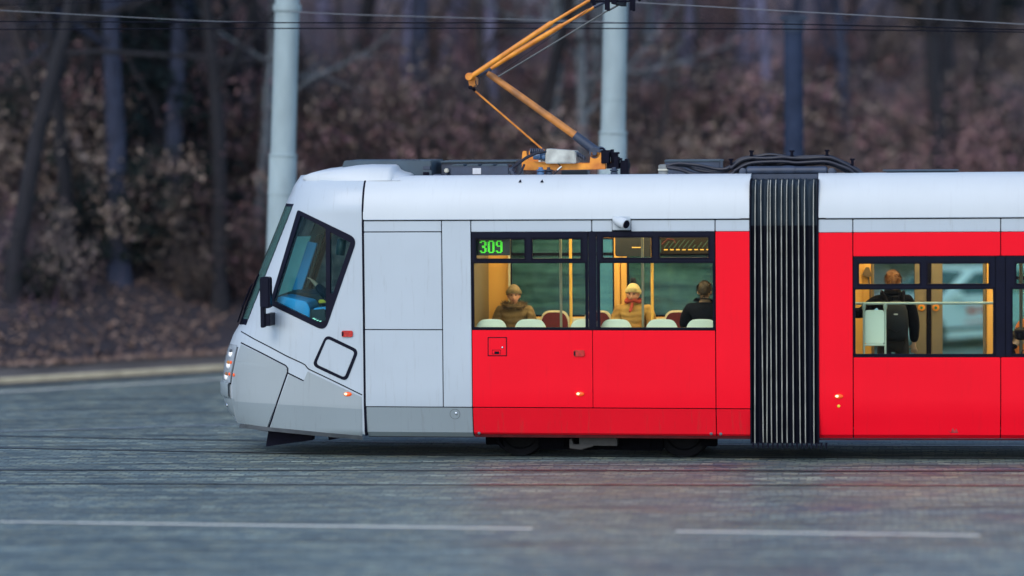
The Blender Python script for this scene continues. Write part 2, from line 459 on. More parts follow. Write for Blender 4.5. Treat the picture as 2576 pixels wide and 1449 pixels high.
# dark carrier behind the seams + floor, ends, far wall
winA = (U1(1187), U1(1797.5), zBelt+.005, zW-.005)
mb = MB(); mb.box(uA, uF, .115, .14, .29, .62); holed_rect(mb, uA-.02, uF, .56, 3.2, [(U1(1191), U1(1793), Z1(824), Z1(597))], .0305, .06)
mb.box(uA+.03, uF-.03, .09, 2.36, .34, .42)
holed_rect(mb, uA+.02, uF, .34, 3.2, [(U1(1283, 2.4), U1(1545, 2.4), Z1(797, 2.4), Z1(598, 2.4)), (U1(1577, 2.4), U1(1806, 2.4), Z1(797, 2.4), Z1(598, 2.4))], 2.41, 2.455)
mb.build('body_frame', rubber, tram, C1, smooth=False)
mb = MB(); mb.box(vA, vEnd, .115, .14, .29, .62); holed_rect(mb, vA, vEnd, .56, 3.2, [(U2(2150), U2(2503), Z2(891), Z2(662)), (U2(2548), vEnd-.1, Z2(891), Z2(662))], .0305, .06)
mb.box(vA+.03, vEnd, .09, 2.36, .33, .40)
holed_rect(mb, vA, vEnd, .34, 3.2, [(U2(2190, 2.4), U2(2300, 2.4), .45, Z2(640, 2.4)), (U2(2371, 2.4), U2(2473, 2.4), .45, Z2(640, 2.4)), (U2(2535, 2.4), vEnd-.1, Z2(850, 2.4), Z2(600, 2.4))], 2.41, 2.455)
mb.build('body_frame', rubber, tram, C2, smooth=False)

mb = MB(); mb.box(vEnd+.002, vEnd+.05, .03, 2.43, .30, 3.38); mb.build('end_wall', silver, tram, C2, bevel=.01)
# outer far side sheets so the tram is whole from behind as well
for fr, a, b, hs in ((C1, uA+.02, uF, [(U1(1283, 2.4), U1(1545, 2.4), Z1(797, 2.4), Z1(598, 2.4)), (U1(1577, 2.4), U1(1806, 2.4), Z1(797, 2.4), Z1(598, 2.4))]),
                     (C2, vA, vEnd, [(U2(2190, 2.4), U2(2300, 2.4), .45, Z2(640, 2.4)), (U2(2371, 2.4), U2(2473, 2.4), .45, Z2(640, 2.4)), (U2(2535, 2.4), vEnd-.1, Z2(850, 2.4), Z2(600, 2.4))])):
    mb = MB(); holed_rect(mb, a, b, .30, 2.97, hs, 2.457, 2.47); mb.build('far_side_sheet', red, tram, fr, smooth=False)

# interior lining
def lining(fr, a, b, zf, holes, wall_m, ends):
    mb = MB(); holed_rect(mb, a, b, zf, 2.93, holes, 2.37, 2.405)
    wall = mb.build('far_wall_lining', wall_m, tram, fr, smooth=False)
    mb = MB(); mb.box(a, b, .10, 2.36, zf-.03, zf); mb.build('floor', floor_i, tram, fr, smooth=False)
    mb = MB(); mb.box(a, b, .10, 2.36, 2.93, 2.95); mb.build('ceiling', cream_i, tram, fr, smooth=False)
    for w in (.75, 1.75):
        mb = MB(); mb.box(a+.15, b-.15, w-.07, w+.07, 2.895, 2.928); mb.build('ceiling_lamp', lampm, tram, fr, bevel=.01)
    for u in ends:
        mb = MB(); mb.box(u-.02, u+.02, .10, .55, zf, 2.93); mb.box(u-.02, u+.02, 1.9, 2.36, zf, 2.93); mb.box(u-.02, u+.02, .55, 1.9, 2.6, 2.93)
        mb.build('end_wall', cream_i, tram, fr, smooth=False)
ZF1, ZF2 = .78, .42
hol1 = [(U1(1283, 2.37), U1(1545, 2.37), Z1(797, 2.37), Z1(598, 2.37)), (U1(1577, 2.37), U1(1804, 2.37), Z1(797, 2.37), Z1(598, 2.37))]
hol2 = [(U2(2192, 2.37), U2(2301, 2.37), .46, Z2(640, 2.37)), (U2(2371, 2.37), U2(2473, 2.37), .46, Z2(640, 2.37)), (U2(2535, 2.37), vEnd-.1, Z2(850, 2.37), Z2(600, 2.37))]
lining(C1, U1(1150), uF-.02, ZF1, hol1, yellow_i, [uF-.05])
lining(C2, vA+.02, vEnd, ZF2, hol2, yellow_i, [vA+.05])
# cream lower lining under the far windows of car one, and near-side lining
mb = MB(); mb.box(U1(1283, 2.35), uF-.1, 2.30, 2.368, ZF1, Z1(797, 2.35)-.012); mb.build('far_sill_lining', cream_i, tram, C1, bevel=.006)
mb = MB(); mb.box(U1(1150), uF-.05, .064, .10, ZF1, Z1(826)); mb.build('near_sill_lining', cream_i, tram, C1, bevel=.006)
mb = MB(); mb.box(vA+.1, vEnd, .062, .10, .64, Z2(893)); mb.build('near_sill_lining', cream_i, tram, C2, bevel=.006)
# cab partition with a brown door
mb = MB(); mb.box(U1(1150)-.04, U1(1150), .07, 2.405, .60, 3.15); mb.build('cab_partition', brown_i, tram, C1, smooth=False)
for a, b, m in ((1193, 1198, yellow_i), (1199, 1213, brown_i), (1214, 1218, rubber), (1279, 1282.5, cream_i)):
    mb = MB(); mb.box(U1(a, 2.3), U1(b, 2.3), 2.27, 2.366, ZF1, 2.9); mb.build('wall_strip', m, tram, C1, bevel=.004)
mb = MB(); mb.box(U1(1546, 2.3), U1(1560, 2.3), 2.28, 2.366, ZF1, 2.9); mb.box(U1(1562, 2.3), U1(1576, 2.3), 2.30, 2.366, ZF1, 2.9); mb.build('window_post', yellow_i, tram, C1, bevel=.006)

# far panes, with their hopper bars and gaskets
def far_window(fr, u0, u1, z0, z1, zbar=None):
    mb = MB(); e = .022
    hs = [(u0+e, u1-e, z0+e, (zbar-.02) if zbar else z1-e)] + ([(u0+e, u1-e, zbar+.02, z1-e)] if zbar else [])
    holed_rect(mb, u0, u1, z0, z1, hs, 2.385, 2.44)
    f = mb.build('window_frame', black, tram, fr, bevel=.004)
    f['label'] = 'far side window frame'
    for h in hs:
        mb = MB(); mb.box(h[0]-.004, h[1]+.004, 2.415, 2.42, h[2]-.004, h[3]+.004); mb.build('pane', glass_f, f, smooth=False)
far_window(C1, hol1[0][0], hol1[0][1], hol1[0][2], hol1[0][3], Z1(639, 2.4))
far_window(C1, hol1[1][0], hol1[1][1], hol1[1][2], hol1[1][3], Z1(639, 2.4))
far_window(C2, hol2[2][0], hol2[2][1], hol2[2][2], hol2[2][3], Z2(700, 2.4))
# far door of car two: two leaves
for a, b, bx in ((2192, 2330, 2318), (2343, 2481, 2354)):
    mb = MB(); u0, u1 = U2(a, 2.33), U2(b, 2.33)
    ha = U2(2199 if a < 2300 else 2371, 2.33); hb = U2(2301 if a < 2300 else 2473, 2.33)
    holed_rect(mb, u0, u1, .46, Z2(640, 2.33), [(ha, hb, .55, Z2(648, 2.33))], 2.31, 2.36)
    d = mb.build('door_leaf', brown_i, tram, C2, bevel=.004)
    mb = MB(); mb.box(ha-.01, hb+.01, 2.333, 2.338, .54, Z2(647, 2.33)); mb.build('pane', glass_d, d, smooth=False)
    ub, zb_ = C2.S(bx, 774, 2.29)
    mb = MB(); mb.lathe([(.0, 0), (.040, 0), (.046, .008), (.046, .02)], (ub, 2.288, zb_), (0, 1, 0), 20); bt = mb.build('door_button', orange, d)
    mb = MB(); mb.lathe([(.0, 0), (.018, 0), (.02, .01)], (ub, 2.280, zb_), (0, 1, 0), 14); mb.build('button_centre', mat('button_green', (.02, .16, .06), .4), d)
mb = MB(); mb.box(U2(2330.5, 2.33), U2(2342.5, 2.33), 2.305, 2.36, .46, Z2(640, 2.33)); mb.build('door_rubber', rubber, tram, C2, bevel=.01)
for a, b, m in ((2148, 2170, yellow_i), (2171, 2191, yellow_i), (2482, 2506, yellow_i)):
    mb = MB(); mb.box(U2(a, 2.3), U2(b, 2.3), 2.22, 2.366, ZF2, 2.9); mb.build('door_post', m, tram, C2, bevel=.01)
# small wall telephone-like ticket reader on the yellow panel
uu, zz = C2.S(2180, 690, 2.15)
mb = MB(); mb.prism([(uu-.06, zz-.01), (uu-.01, zz+.09), (uu+.03, zz+.09), (uu+.07, zz-.02), (uu+.02, zz-.04)], 2.14, 2.21); mb.tube([(uu+.02, 2.19, zz-.03), (uu+.045, 2.19, zz-.2), (uu+.05, 2.19, zz-.6)], .012); mb.build('ticket_reader', mat('reader_brown', (.14, .09, .05), .4), tram, C2, bevel=.01)

# near windows: black glazing band, framed panes
def near_window(fr, rect, holes, name='window'):
    mb = MB(); holed_rect(mb, rect[0], rect[1], rect[2], rect[3], holes, -.001, .030)
    f = mb.build(name, black, tram, fr, bevel=.006)
    for h in holes:
        mb = MB(); mb.box(h[0]-.006, h[1]+.006, .0175, .0205, h[2]-.006, h[3]+.006); mb.build('pane', glass_n, f, smooth=False)
        mb = MB(); holed_rect(mb, h[0]-.022, h[1]+.022, h[2]-.022, h[3]+.022, [h], -.006, -.0015); mb.build('gasket', rubber, f, bevel=.002)
    return f
U, Z = U1, Z1
near_window(C1, (uC+.006, U(1479.5), zBelt, zW), [(U(1199), U(1320), Z(650), Z(601)), (U(1340), U(1461), Z(650), Z(601)), (U(1191.5), U(1472), Z(824), Z(662))])
near_window(C1, (U(1501), uE-g, zBelt, zW), [(U(1517.5), U(1639), Z(648), Z(598)), (U(1660), U(1782), Z(648), Z(598)), (U(1509), U(1793), Z(824), Z(662))])
panel('window_pillar', C1, U(1480.3), U(1500.2), zBelt, zW, black, off=-.004)
U, Z = U2, Z2
near_window(C2, (vB+.004, U(2504), zb2, zw2), [(U(2161.5), U(2313.5), Z(714), Z(663.5)), (U(2334), U(2487), Z(714), Z(663.5)), (U(2152), U(2498), Z(890.5), Z(728))])
near_window(C2, (U(2530), vEnd, zb2, zw2), [(U(2557), vEnd-.2, Z(714), Z(663.5)), (U(2547), vEnd-.15, Z(890.5), Z(728))])
panel('window_pillar', C2, U(2505), U(2529), zb2, zw2, black, off=-.004)

# 309 display behind the first hopper pane
mb = MB(); mb.box(U1(1200, .12), U1(1284, .12), .10, .17, Z1(642, .12), Z1(600, .12)); disp = mb.build('route_display', led_bg, tram, C1, bevel=.004)
GL = {'3': ['.1111.', '11..11', '....11', '....11', '..111.', '..111.', '....11', '....11', '11..11', '.1111.'],
      '0': ['.1111.', '11..11', '11..11', '11..11', '11..11', '11..11', '11..11', '11..11', '11..11', '.1111.'],
      '9': ['.1111.', '11..11', '11..11', '11..11', '.11111', '....11', '....11', '....11', '11..11', '.1111.']}
x0, x1 = U1(1207.5, .1), U1(1265, .1); zt, zb = Z1(604.5, .1), Z1(636, .1)
cw, ch = (x1-x0)/20, (zt-zb)/10
mb = MB()
for k, dgt in enumerate('309'):
    for r in range(10):
        for c in range(6):
            if GL[dgt][r][c] == '1':
                a = x0 + (k*7+c)*cw; b = zt - (r+1)*ch
                mb.box(a+cw*.06, a+cw*.96, .0965, .0995, b+ch*.08, b+ch*.94)
mb.build('route_number', led, disp, smooth=False)
mb = MB(); mb.box(U1(1192.5, .2), U1(1197.5, .2), .18, .20, Z1(653, .2), Z1(643.5, .2)); mb.build('display_bracket', cream_i, disp, bevel=.003)

# interior: poles, hung monitor, route strip
def pole(fr, px, w, m, zf, r=.017, top=2.93, name='handrail'):
    u = fr.S(px, 740, w)[0]; mb = MB(); mb.tube([(u, w, zf), (u, w, top)], r, 10); mb.lathe([(r*1.8, 0), (r*1.6, .03), (r, .04)], (u, w, zf)); return mb.build(name, m, tram, fr)
pole(C1, 1411, .75, pole_g, ZF1); pole(C1, 1436, 1.35, pole_y, ZF1, .019)
pole(C1, 1617, .75, pole_g, ZF1); pole(C1, 1641, 1.35, pole_y, ZF1, .019)
u0, u1 = U1(1549, 1.2), U1(1637, 1.2)
mb = MB(); mb.prism(rrect(u0, u1, Z1(645, 1.2), Z1(585, 1.2), .04), 1.15, 1.25); mon = mb.build('hung_monitor', dark_i, tram, C1, bevel=.006)
mb = MB(); mb.box(U1(1590, 1.14), U1(1612, 1.14), 1.142, 1.149, Z1(624, 1.14), Z1(621.5, 1.14)); mb.build('monitor_text_line', mat('screen_amber', (.6, .35, .08), .5, emit=(1, .55, .12), estr=.35), mon, smooth=False)
mb = MB(); mb.box(U1(1664, 2.2), U1(1806, 2.2), 2.18, 2.22, Z1(639, 2.2), Z1(586, 2.2)); strip = mb.build('route_strip', mat('strip_brown', (.022, .019, .018), .6, 0, .2, 4, spec=.1), tram, C1, bevel=.004)
mb = MB(); rr = random.Random(5)
for k in range(9):
    a = U1(1671 + k*15.2, 2.17); mb.box(a, a + .045, 2.170, 2.179, Z1(629.5, 2.17), Z1(627.5, 2.17))
mb.build('strip_dashes', mat('dash_amber', (.75, .45, .08), .5, emit=(1, .6, .15), estr=.25), strip, smooth=False)
mb = MB()
for k in range(11):
    a = U1(1670 + k*12, 2.17); q = rr.uniform(.04, .11); z0 = Z1(624, 2.17)
    mb.prism([(a, z0), (a+.010, z0), (a+.010+q*.8, z0+q), (a+q*.8, z0+q)], 2.170, 2.179)
mb.build('strip_names', mat('strip_teal', (.02, .085, .07), .5), strip, smooth=False)
mb = MB(); mb.tube([(U1(1665, 2.17), 2.172, Z1(615, 2.17)), (U1(1680, 2.17), 2.172, Z1(601, 2.17)), (U1(1695, 2.17), 2.172, Z1(603, 2.17)), (U1(1700, 2.17), 2.172, Z1(612, 2.17))], .006, 5); mb.build('strip_emblem', mat('strip_red', (.12, .015, .015), .5), strip)
# horizontal rail and partition board by the door of car two
mb = MB(); a, b = U2(2150, .3), U2(2500, .3); z = Z2(763, .3); mb.tube([(a, .3, z), (b, .3, z)], .016, 12); rail_i = mb.build('grab_rail', mat('rail_sage', (.40, .50, .44), .35, .3, .1, 6), tram, C2)
for px in (2173, 2227):
    u = U2(px, .3); mb = MB(); mb.tube([(u, .3, ZF2), (u, .3, z-.07)], .014, 10); mb.lathe([(.016, 0), (.024, .03), (.027, .08), (.024, .09)], (u, .3, z-.08)); mb.build('rail_post', MATS['rail_sage'], rail_i)
mb = MB(); mb.prism(rrect(U2(2176, .3), U2(2224, .3), Z2(865, .3), Z2(780, .3), .03), .285, .31); bd = mb.build('partition_board', mat('board_mint', (.55, .68, .58), .5, 0, .05, 3), tram, C2, bevel=.004)
mb = MB(); mb.tube([(U2(2173, .3), .3, Z2(868, .3)), (U2(2227, .3), .3, Z2(868, .3))], .012, 8); mb.build('board_rail', MATS['rail_sage'], bd)
pole(C2, 2568.5, .9, mat('handrail_dark', (.06, .06, .05), .4), ZF2, .022)
uu, zz = C2.S(2568.5, 842, .9)
mb = MB(); mb.lathe([(.05, -.06), (.075, -.04), (.08, .05), (.06, .06)], (uu, .9, zz)); mb.build('pole_socket', rubber, tram, C2)

# seats
def seat_back(fr, px0, px1, pytop, w, th, m, zbot, facing, cushion=None, name='seat', padm=None, zf=ZF1):
    """facing +1: sitter looks into the car (away from near wall); -1: towards the near side"""
    u0, u1 = fr.S(px0, 800, w)[0], fr.S(px1, 800, w)[0]; zt = fr.S((px0+px1)/2, pytop, w)[1]
    a = (u1-u0)
    prof = round_poly([(u0, zbot), (u0+.012, zt-.10), (u0+.07, zt-.004), ((u0+u1)/2, zt+.006), (u1-.07, zt-.004), (u1-.012, zt-.10), (u1, zbot)], [0, .05, .09, .3, .09, .05, 0], 4)
    mb = MB(); mb.prism(prof, w-th/2, w+th/2)
    s = mb.build(name, m, tram, fr, bevel=.012, seg=3)
    d = facing
    mb = MB(); y0 = w + d*th/2; y1 = y0 + d*.42
    mb.box(u0+.01, u1-.01, y0, y1, zbot, zbot+.06); mb.box((u0+u1)/2-.05, (u0+u1)/2+.05, y0 + d*.1, y0+d*.3, zf, zbot); mb.build('seat_pan', m, s, bevel=.012)
    if padm:
        q = .022
        p2 = round_poly([(u0+q, zbot+.1), (u0+.012+q, zt-.115), (u0+.085, zt-.026), ((u0+u1)/2, zt-.016), (u1-.085, zt-.026), (u1-.012-q, zt-.115), (u1-q, zbot+.1)], [0, .05, .08, .3, .08, .05, 0], 4)
        mb = MB(); mb.prism(p2, w + d*th/2, w + d*(th/2+.028)); mb.build('seat_pad', padm, s, bevel=.008)
    return s
for a, b in ((1194, 1278), (1291.5, 1377), (1431, 1515.5), (1507.5, 1592.5), (1621.5, 1708), (1723, 1808)):
    o = seat_back(C1, a, b, 803.5, .19, .05, seat_w, 1.18, +1)
for a, b in ((1357, 1436), (1465.5, 1543), (1667.5, 1748)):
    seat_back(C1, a, b, 781.5, 2.14, .06, cream_i, 1.18, -1, padm=seat_r)
for a, b in ((1246, 1330), (1556, 1636)):
    seat_back(C1, a, b, 781.5, 2.14, .06, cream_i, 1.18, -1, padm=seat_r)
seat_back(C2, 2551, 2640, 802, 1.25, .05, seat_o, .88, +1, zf=ZF2)

# ------------------------------------------------------------------ cab
us = U1(912.2)
NS = 2.9
SIL = [(757, 443), (750.5, 452), (740, 467), (732, 487), (721.5, 508), (700, 564), (668, 643), (638, 721), (604, 815), (597, 828), (586.6, 845), (573.4, 882), (565, 915), (562.5, 950), (562, 985), (564.5, 1005), (567.5, 1020), (576, 1046), (588, 1068)]
def ell(L, hw, th):
    return us - L * math.sin(th) ** (2/NS), 1.23 - hw * max(0.0, math.cos(th)) ** (2/NS)
def hw_z(z): return 1.23 - side_w(z)*.6 - roof_w(z)
LT = []
_so = (CAM - C1.o)
for px, py in SIL:
    d = ray(px, py); k = d.dot(C1.u) / d.dot(C1.w)
    u_t, z_t = C1.S(px, py, .55); q = u_t - k*.55; hw = hw_z(z_t)
    lo, hi = .05, 4.0
    for _ in range(50):
        L = (lo+hi)/2
        m_ = min(e[0] - k*e[1] for e in (ell(L, hw, R(90)*j/120) for j in range(121)))
        if m_ > q: lo = L
        else: hi = L
    LT.append((z_t, L))
LT.sort()
def L_z(z):
    if z <= LT[0][0]: return LT[0][1] + (z - LT[0][0]) * .35
    for (a, la), (b, lb) in zip(LT, LT[1:]):
        if z <= b: return la + (lb-la)*(z-a)/(b-a)
    return LT[-1][1]
def L_s(z): return (L_z(z-.02) + 2*L_z(z) + L_z(z+.02)) / 4
def cab_w(u, z):
    L = L_s(z); x = (us-u)/L
    if x <= 0: return side_w(z)*.6 + roof_w(z)
    if x >= 1: return 1.23
    return 1.23 - hw_z(z) * (1 - x**NS) ** (1/NS)
def cabmap(px, py, off=0.0):
    d = ray(px, py); du, dw, dz = d.dot(C1.u), d.dot(C1.w), d.z
    o = CAM - C1.o; ou, ow, oz = o.dot(C1.u), o.dot(C1.w), CAM.z
    def at(w):
        t = (w-ow)/dw; return ou+du*t, oz+dz*t
    w0 = -.05; w = w0; hit = None
    while w < 1.0:
        u, z = at(w)
        if w - cab_w(u, z) >= 0: hit = w; break
        w += .012
    if hit is None: hit = .55
    a, b = hit-.012, hit
    for _ in range(24):
        m_ = (a+b)/2; u, z = at(m_)
        if m_ - cab_w(u, z) >= 0: b = m_
        else: a = m_
    u, z = at(b); e = .004
    n = Vector(((cab_w(u+e, z)-cab_w(u-e, z))/(2*e), -1, (cab_w(u, z+e)-cab_w(u, z-e))/(2*e))).normalized()
    return tuple(Vector((u, b, z)) + n*off)

zWT, zWB = C1.S(728, 513, .3)[1], C1.S(611, 819, .3)[1]
def a_line(py): return 738 - 120*(py-517)/305
def theta_A(z):
    zc = min(max(z, zWB), zWT); L, hw = L_s(zc), hw_z(zc); best = R(60)
    for j in range(20, 180):
        th = R(90)*j/180; u, w = ell(L, hw, th); x, y = C1.px(u, w, zc)
        if x <= a_line(y): best = th; break
    return best
rows_z = sorted({*[.30 + (3.506-.30)*k/84 for k in range(85)], zWT, zWT-.035, zWB, zWB+.07, 3.49, 3.50})
rows_z = [z for i, z in enumerate(rows_z) if i == 0 or z - rows_z[i-1] > .004]
def zb_front(z, frac):
    return z if z > .66 else .66 - (.66-z)*(1 - .27*frac)
KN, KF = 92, 12
def cab_row(z):
    L, hw = L_s(z), hw_z(z); tA = theta_A(z); uA_, _ = ell(L, hw, tA); pts = []
    for k in range(KN+1):
        u = us + (uA_-us)*k/KN; x = min(.99999, (us-u)/L); pts.append((u, 1.23 - hw*(1-x**NS)**(1/NS), zb_front(z, x)))
    for k in range(1, KF+1):
        th = tA + (R(90)-tA)*k/KF if k > 1 else tA + (R(90)-tA)*.035
        u, w = ell(L, hw, th); pts.append((u, w, zb_front(z, (us-u)/L)))
    far = [(u, WID-w, z_) for u, w, z_ in reversed(pts[:-1])]
    return pts + far
ROWS = [cab_row(z) for z in rows_z]
WIN_O = round_poly([(749.5, 527.5), (899, 600), (818, 833.5), (678.5, 766)], [6, 22, 22, 8], 6)
WIN_P1 = [(757, 543), (820, 574), (820, 806), (800, 811), (689, 757)]
WIN_P2 = [(830.5, 584), (882, 610), (838, 738), (831, 738)]
def inside(p, poly):
    x, y = p; c = False; j = len(poly)-1
    for i in range(len(poly)):
        xi, yi = poly[i]; xj, yj = poly[j]
        if (yi > y) != (yj > y) and x < (xj-xi)*(y-yi)/(yj-yi)+xi: c = not c
        j = i
    return c
# shrink the outer outline a little for the cut
_c = Vector((790, 690))
WIN_CUT = [tuple(_c + (Vector(p)-_c)*.955) for p in WIN_O]
skin, wfr, wgl = MB(), MB(), MB()
NC = len(ROWS[0])
for i in range(len(rows_z)-1):
    za, zb = rows_z[i], rows_z[i+1]; zm = (za+zb)/2
    for j in range(NC-1):
        q = [ROWS[i][j], ROWS[i][j+1], ROWS[i+1][j+1], ROWS[i+1][j]]
        cj = j if j < NC//2 else NC-2-j
        if cj >= KN and zWB-.001 < zm < zWT+.001:
            edge = cj == KN or zm > zWT-.036 or zm < zWB+.071
            (wfr if edge else wgl).add(q, [(0, 1, 2, 3)]); continue
        if j < KN+2 and j == cj:
            c = [sum(v[k] for v in q)/4 for k in range(3)]
            if inside(C1.px(*c), WIN_CUT): continue
        if cj == j - 0 and j != cj: pass
        if j >= NC//2:      # far side window, mirrored
            c = [sum(v[k] for v in q)/4 for k in range(3)]
            if inside(C1.px(c[0], WID-c[1], c[2]), WIN_CUT): continue
        skin.add(q, [(0, 1, 2, 3)])
top = ROWS[-1]; skin.add(top, [tuple(range(len(top)))])
def weld(mb):
    d = {}; rm = []; vs = []
    for v in mb.v:
        k = tuple(round(c, 5) for c in v)
        if k not in d: d[k] = len(vs); vs.append(v)
        rm.append(d[k])
    mb.v = vs; fs = []
    for f in mb.f:
        t = []
        for i in f:
            if not t or rm[i] != t[-1]: t.append(rm[i])
        if len(t) > 2 and t[0] == t[-1]: t.pop()
        if len(set(t)) > 2: fs.append(tuple(t))
    mb.f = fs; return mb
cab = weld(skin).build('cab_shell', silver, tram, C1, angle=50)
ws = weld(wgl).build('windscreen', glass_w, tram, C1, angle=60)
weld(wfr).build('windscreen_frame', black, ws, angle=60)
# inner sheet of the cab so that it is not see-through below the window line
mb = MB(); surf_poly(mb, WIN_O, [WIN_P1, WIN_P2], cabmap, .007, .06, 22)
cwf = mb.build('cab_window', black, tram, C1, angle=30)
mb = MB(); surf_poly(mb, [(752, 536), (824, 570), (824, 810), (800, 818), (684, 759)], [], cabmap, -.006, .003, 22); mb.build('pane', glass_c, cwf, angle=40)
mb = MB(); surf_poly(mb, [(828, 580), (886, 609), (838, 742), (828, 742)], [], cabmap, -.006, .003, 22); mb.build('pane', glass_c, cwf, angle=40)
# far side window of the cab
mb = MB(); 
def farmap(px, py, off):
    u, w, z = cabmap(px, py, off); return (u, WID-w, z)
surf_poly(mb, WIN_O, [WIN_P1, WIN_P2], farmap, .007, .06, 22); fwf = mb.build('cab_window', black, tram, C1, angle=30)
mb = MB(); surf_poly(mb, [(752, 536), (886, 609), (818, 818), (684, 759)], [], farmap, -.006, .003, 22); mb.build('pane', glass_c, fwf, angle=40)
# rubber ring between cab and first car
mb = MB(); zz = [.285, .335, .5, .66] + [z for z in rows_z if z > .68]
mb.grid([[(us-.004, cab_w(us+.01, z)-.001, z), (us+.004, cab_w(us+.01, z)-.005, z), (uA+.008, cab_w(us+.01, z)-.005, z), (uA+.014, cab_w(us+.01, z)+.012, z)] for z in zz]); mb.build('joint_seal', rubber, tram, C1)
# seams, square hatch, lower shroud lines
mb = MB()
L1 = [(607, 834), (640, 853), (679, 873), (720, 895), (758, 912.5), (768, 918), (773, 925), (776.5, 928.5), (845, 961), (911, 993.5)]
ribbon(mb, L1, 2.6, cabmap, .0040, .01)
ribbon(mb, [(606.5, 862), (660, 889), (708, 914), (718, 919), (724, 926), (724, 936), (700, 1005), (676, 1077)], 3.2, cabmap, .0040, .01)
ribbon(mb, [(724, 938), (764, 958)], 3.0, cabmap, .0040, .01)
ribbon(mb, [(764, 960), (746, 1010), (723, 1078)], 1.0, cabmap, .003, .01)
mb.build('panel_seam', rubber, cab)
hat = [(820.5, 841.5), (903, 881), (872, 960), (785, 919.5)]
inn = [(822.5, 851), (893, 885), (867, 950), (795, 916)]
mb = MB(); surf_poly(mb, round_poly(hat, 15, 5), [round_poly(inn, 9, 5)], cabmap, .006, .015, 20); hs = mb.build('hatch_seal', black, cab)
mb = MB(); surf_poly(mb, round_poly([tuple(Vector((844.5, 900.5)) + (Vector(p)-Vector((844.5, 900.5)))*.985) for p in inn], 9, 5), [], cabmap, .004, .01, 20); mb.build('hatch', silver, cab, bevel=.003)
# lower body turn-under line: a second sheet, slightly proud, darkened to stand for its shade
def low_map(px, py, off):
    return cabmap(px, py, off)
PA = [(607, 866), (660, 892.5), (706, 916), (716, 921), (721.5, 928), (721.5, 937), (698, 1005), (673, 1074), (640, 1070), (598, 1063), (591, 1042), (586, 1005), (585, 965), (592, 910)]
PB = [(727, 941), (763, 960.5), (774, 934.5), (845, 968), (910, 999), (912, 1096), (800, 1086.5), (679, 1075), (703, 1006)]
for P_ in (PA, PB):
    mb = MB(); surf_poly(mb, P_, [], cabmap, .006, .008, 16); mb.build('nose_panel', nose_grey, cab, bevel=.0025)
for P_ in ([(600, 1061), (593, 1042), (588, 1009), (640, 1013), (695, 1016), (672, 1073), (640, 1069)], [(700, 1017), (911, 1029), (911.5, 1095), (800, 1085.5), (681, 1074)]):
    mb = MB(); surf_poly(mb, P_, [], cabmap, .0075, .003, 14); mb.build('cab_skirt_shade', silver_low, cab, bevel=.001)  # darker sheet puts the shade of the turn-under into the colour
mb = MB(); surf_poly(mb, [(2380, 1101), (2386, 1084), (2392, 1090), (2397, 1077), (2402, 1086), (2406, 1079), (2411, 1090), (2416, 1101)], [], M2_, .0012, .002); mb.build('scuff_mark', red_sill if False else mat('scuff', (.48, .045, .05), .7, 0, .4, 30), tram, C2)
mb = MB(); ribbon(mb, [(604, 1071), (640, 1075), (680, 1079), (790, 1090), (912, 1101)], 9, cabmap, .009, .012); mb.build('cab_sill', grey_sill, cab)
# headlamp cluster, bumper, fog lamp
def arc_patch(mb, z0, z1, t0, t1, off, nz=10, nt=10, mirror=False):
    rows = []
    for i in range(nz+1):
        z = z0 + (z1-z0)*i/nz; L, hw = L_s(z), hw_z(z); row = []
        for j in range(nt+1):
            a, b = (t0(z), t1(z)); th = a + (b-a)*j/nt; u, w = ell(L+off, hw+off, th)
            row.append((u, WID-w if mirror else w, zb_front(z, (us-u)/L)))
        rows.append(row)
    mb.grid(rows)
def th_at(px, z):
    L, hw = L_s(z), hw_z(z)
    for j in range(30, 180):
        th = R(90)*j/180; u, w = ell(L, hw, th)
        if C1.px(u, w, z)[0] <= px: return th
    return R(62)
zh0, zh1 = C1.S(575, 961, .4)[1], C1.S(590, 868, .4)[1]
def tin(z): return th_at(598 + (581-598)*(zh1-z)/(zh1-zh0), z)
mb = MB(); arc_patch(mb, zh0, zh1, tin, lambda z: tin(z)+R(22), .006); lamp = mb.build('headlight', lampglass, tram, C1)
mb = MB(); arc_patch(mb, zh0, zh1, tin, lambda z: tin(z)+R(22), .006, mirror=True); mb.build('headlight', lampglass, tram, C1)
mb = MB(); ribbon(mb, [(598, 873), (592, 900), (585, 935), (581, 962)], 3, cabmap, .008, .012); mb.build('headlight_rim', grey_sill, lamp)
def dome(mb, px, py, ru, rz, h, off=.004, fn=cabmap):
    c = Vector(fn(px, py, off)); e = Vector(fn(px, py, off+.05)); n = (e-c).normalized(); a = n.cross(Vector((0, 0, 1))).normalized(); b = a.cross(n)
    rings = [[c + a*ru*math.cos(t)*math.cos(p) + b*rz*math.sin(t)*math.cos(p) + n*h*math.sin(p) for t in [2*math.pi*k/16 for k in range(17)]] for p in [R(90)*i/5 for i in range(6)]]
    mb.grid([[tuple(v) for v in r] for r in rings]); return c, n
for px, py in ((580.5, 890), (574.5, 918.5), (569.5, 947)):
    mb = MB(); dome(mb, px+1, py, .055, .042, .02, .008); mb.build('headlight_bulb', head_l, lamp); mb = MB(); dome(mb, px+3, py-6.5, .044, .024, .014, .016); mb.build('bulb_hood', grey_sill if py < 900 else orange_d, lamp)
for px, py in ((583, 912), (579, 941), (590, 943)):
    mb = MB(); dome(mb, px, py, .02, .022, .01, .012); mb.build('turn_bulb', amber, lamp)
zq0, zq1 = C1.S(565, 1001, .4)[1], C1.S(565, 964, .4)[1]
mb = MB(); rows = []
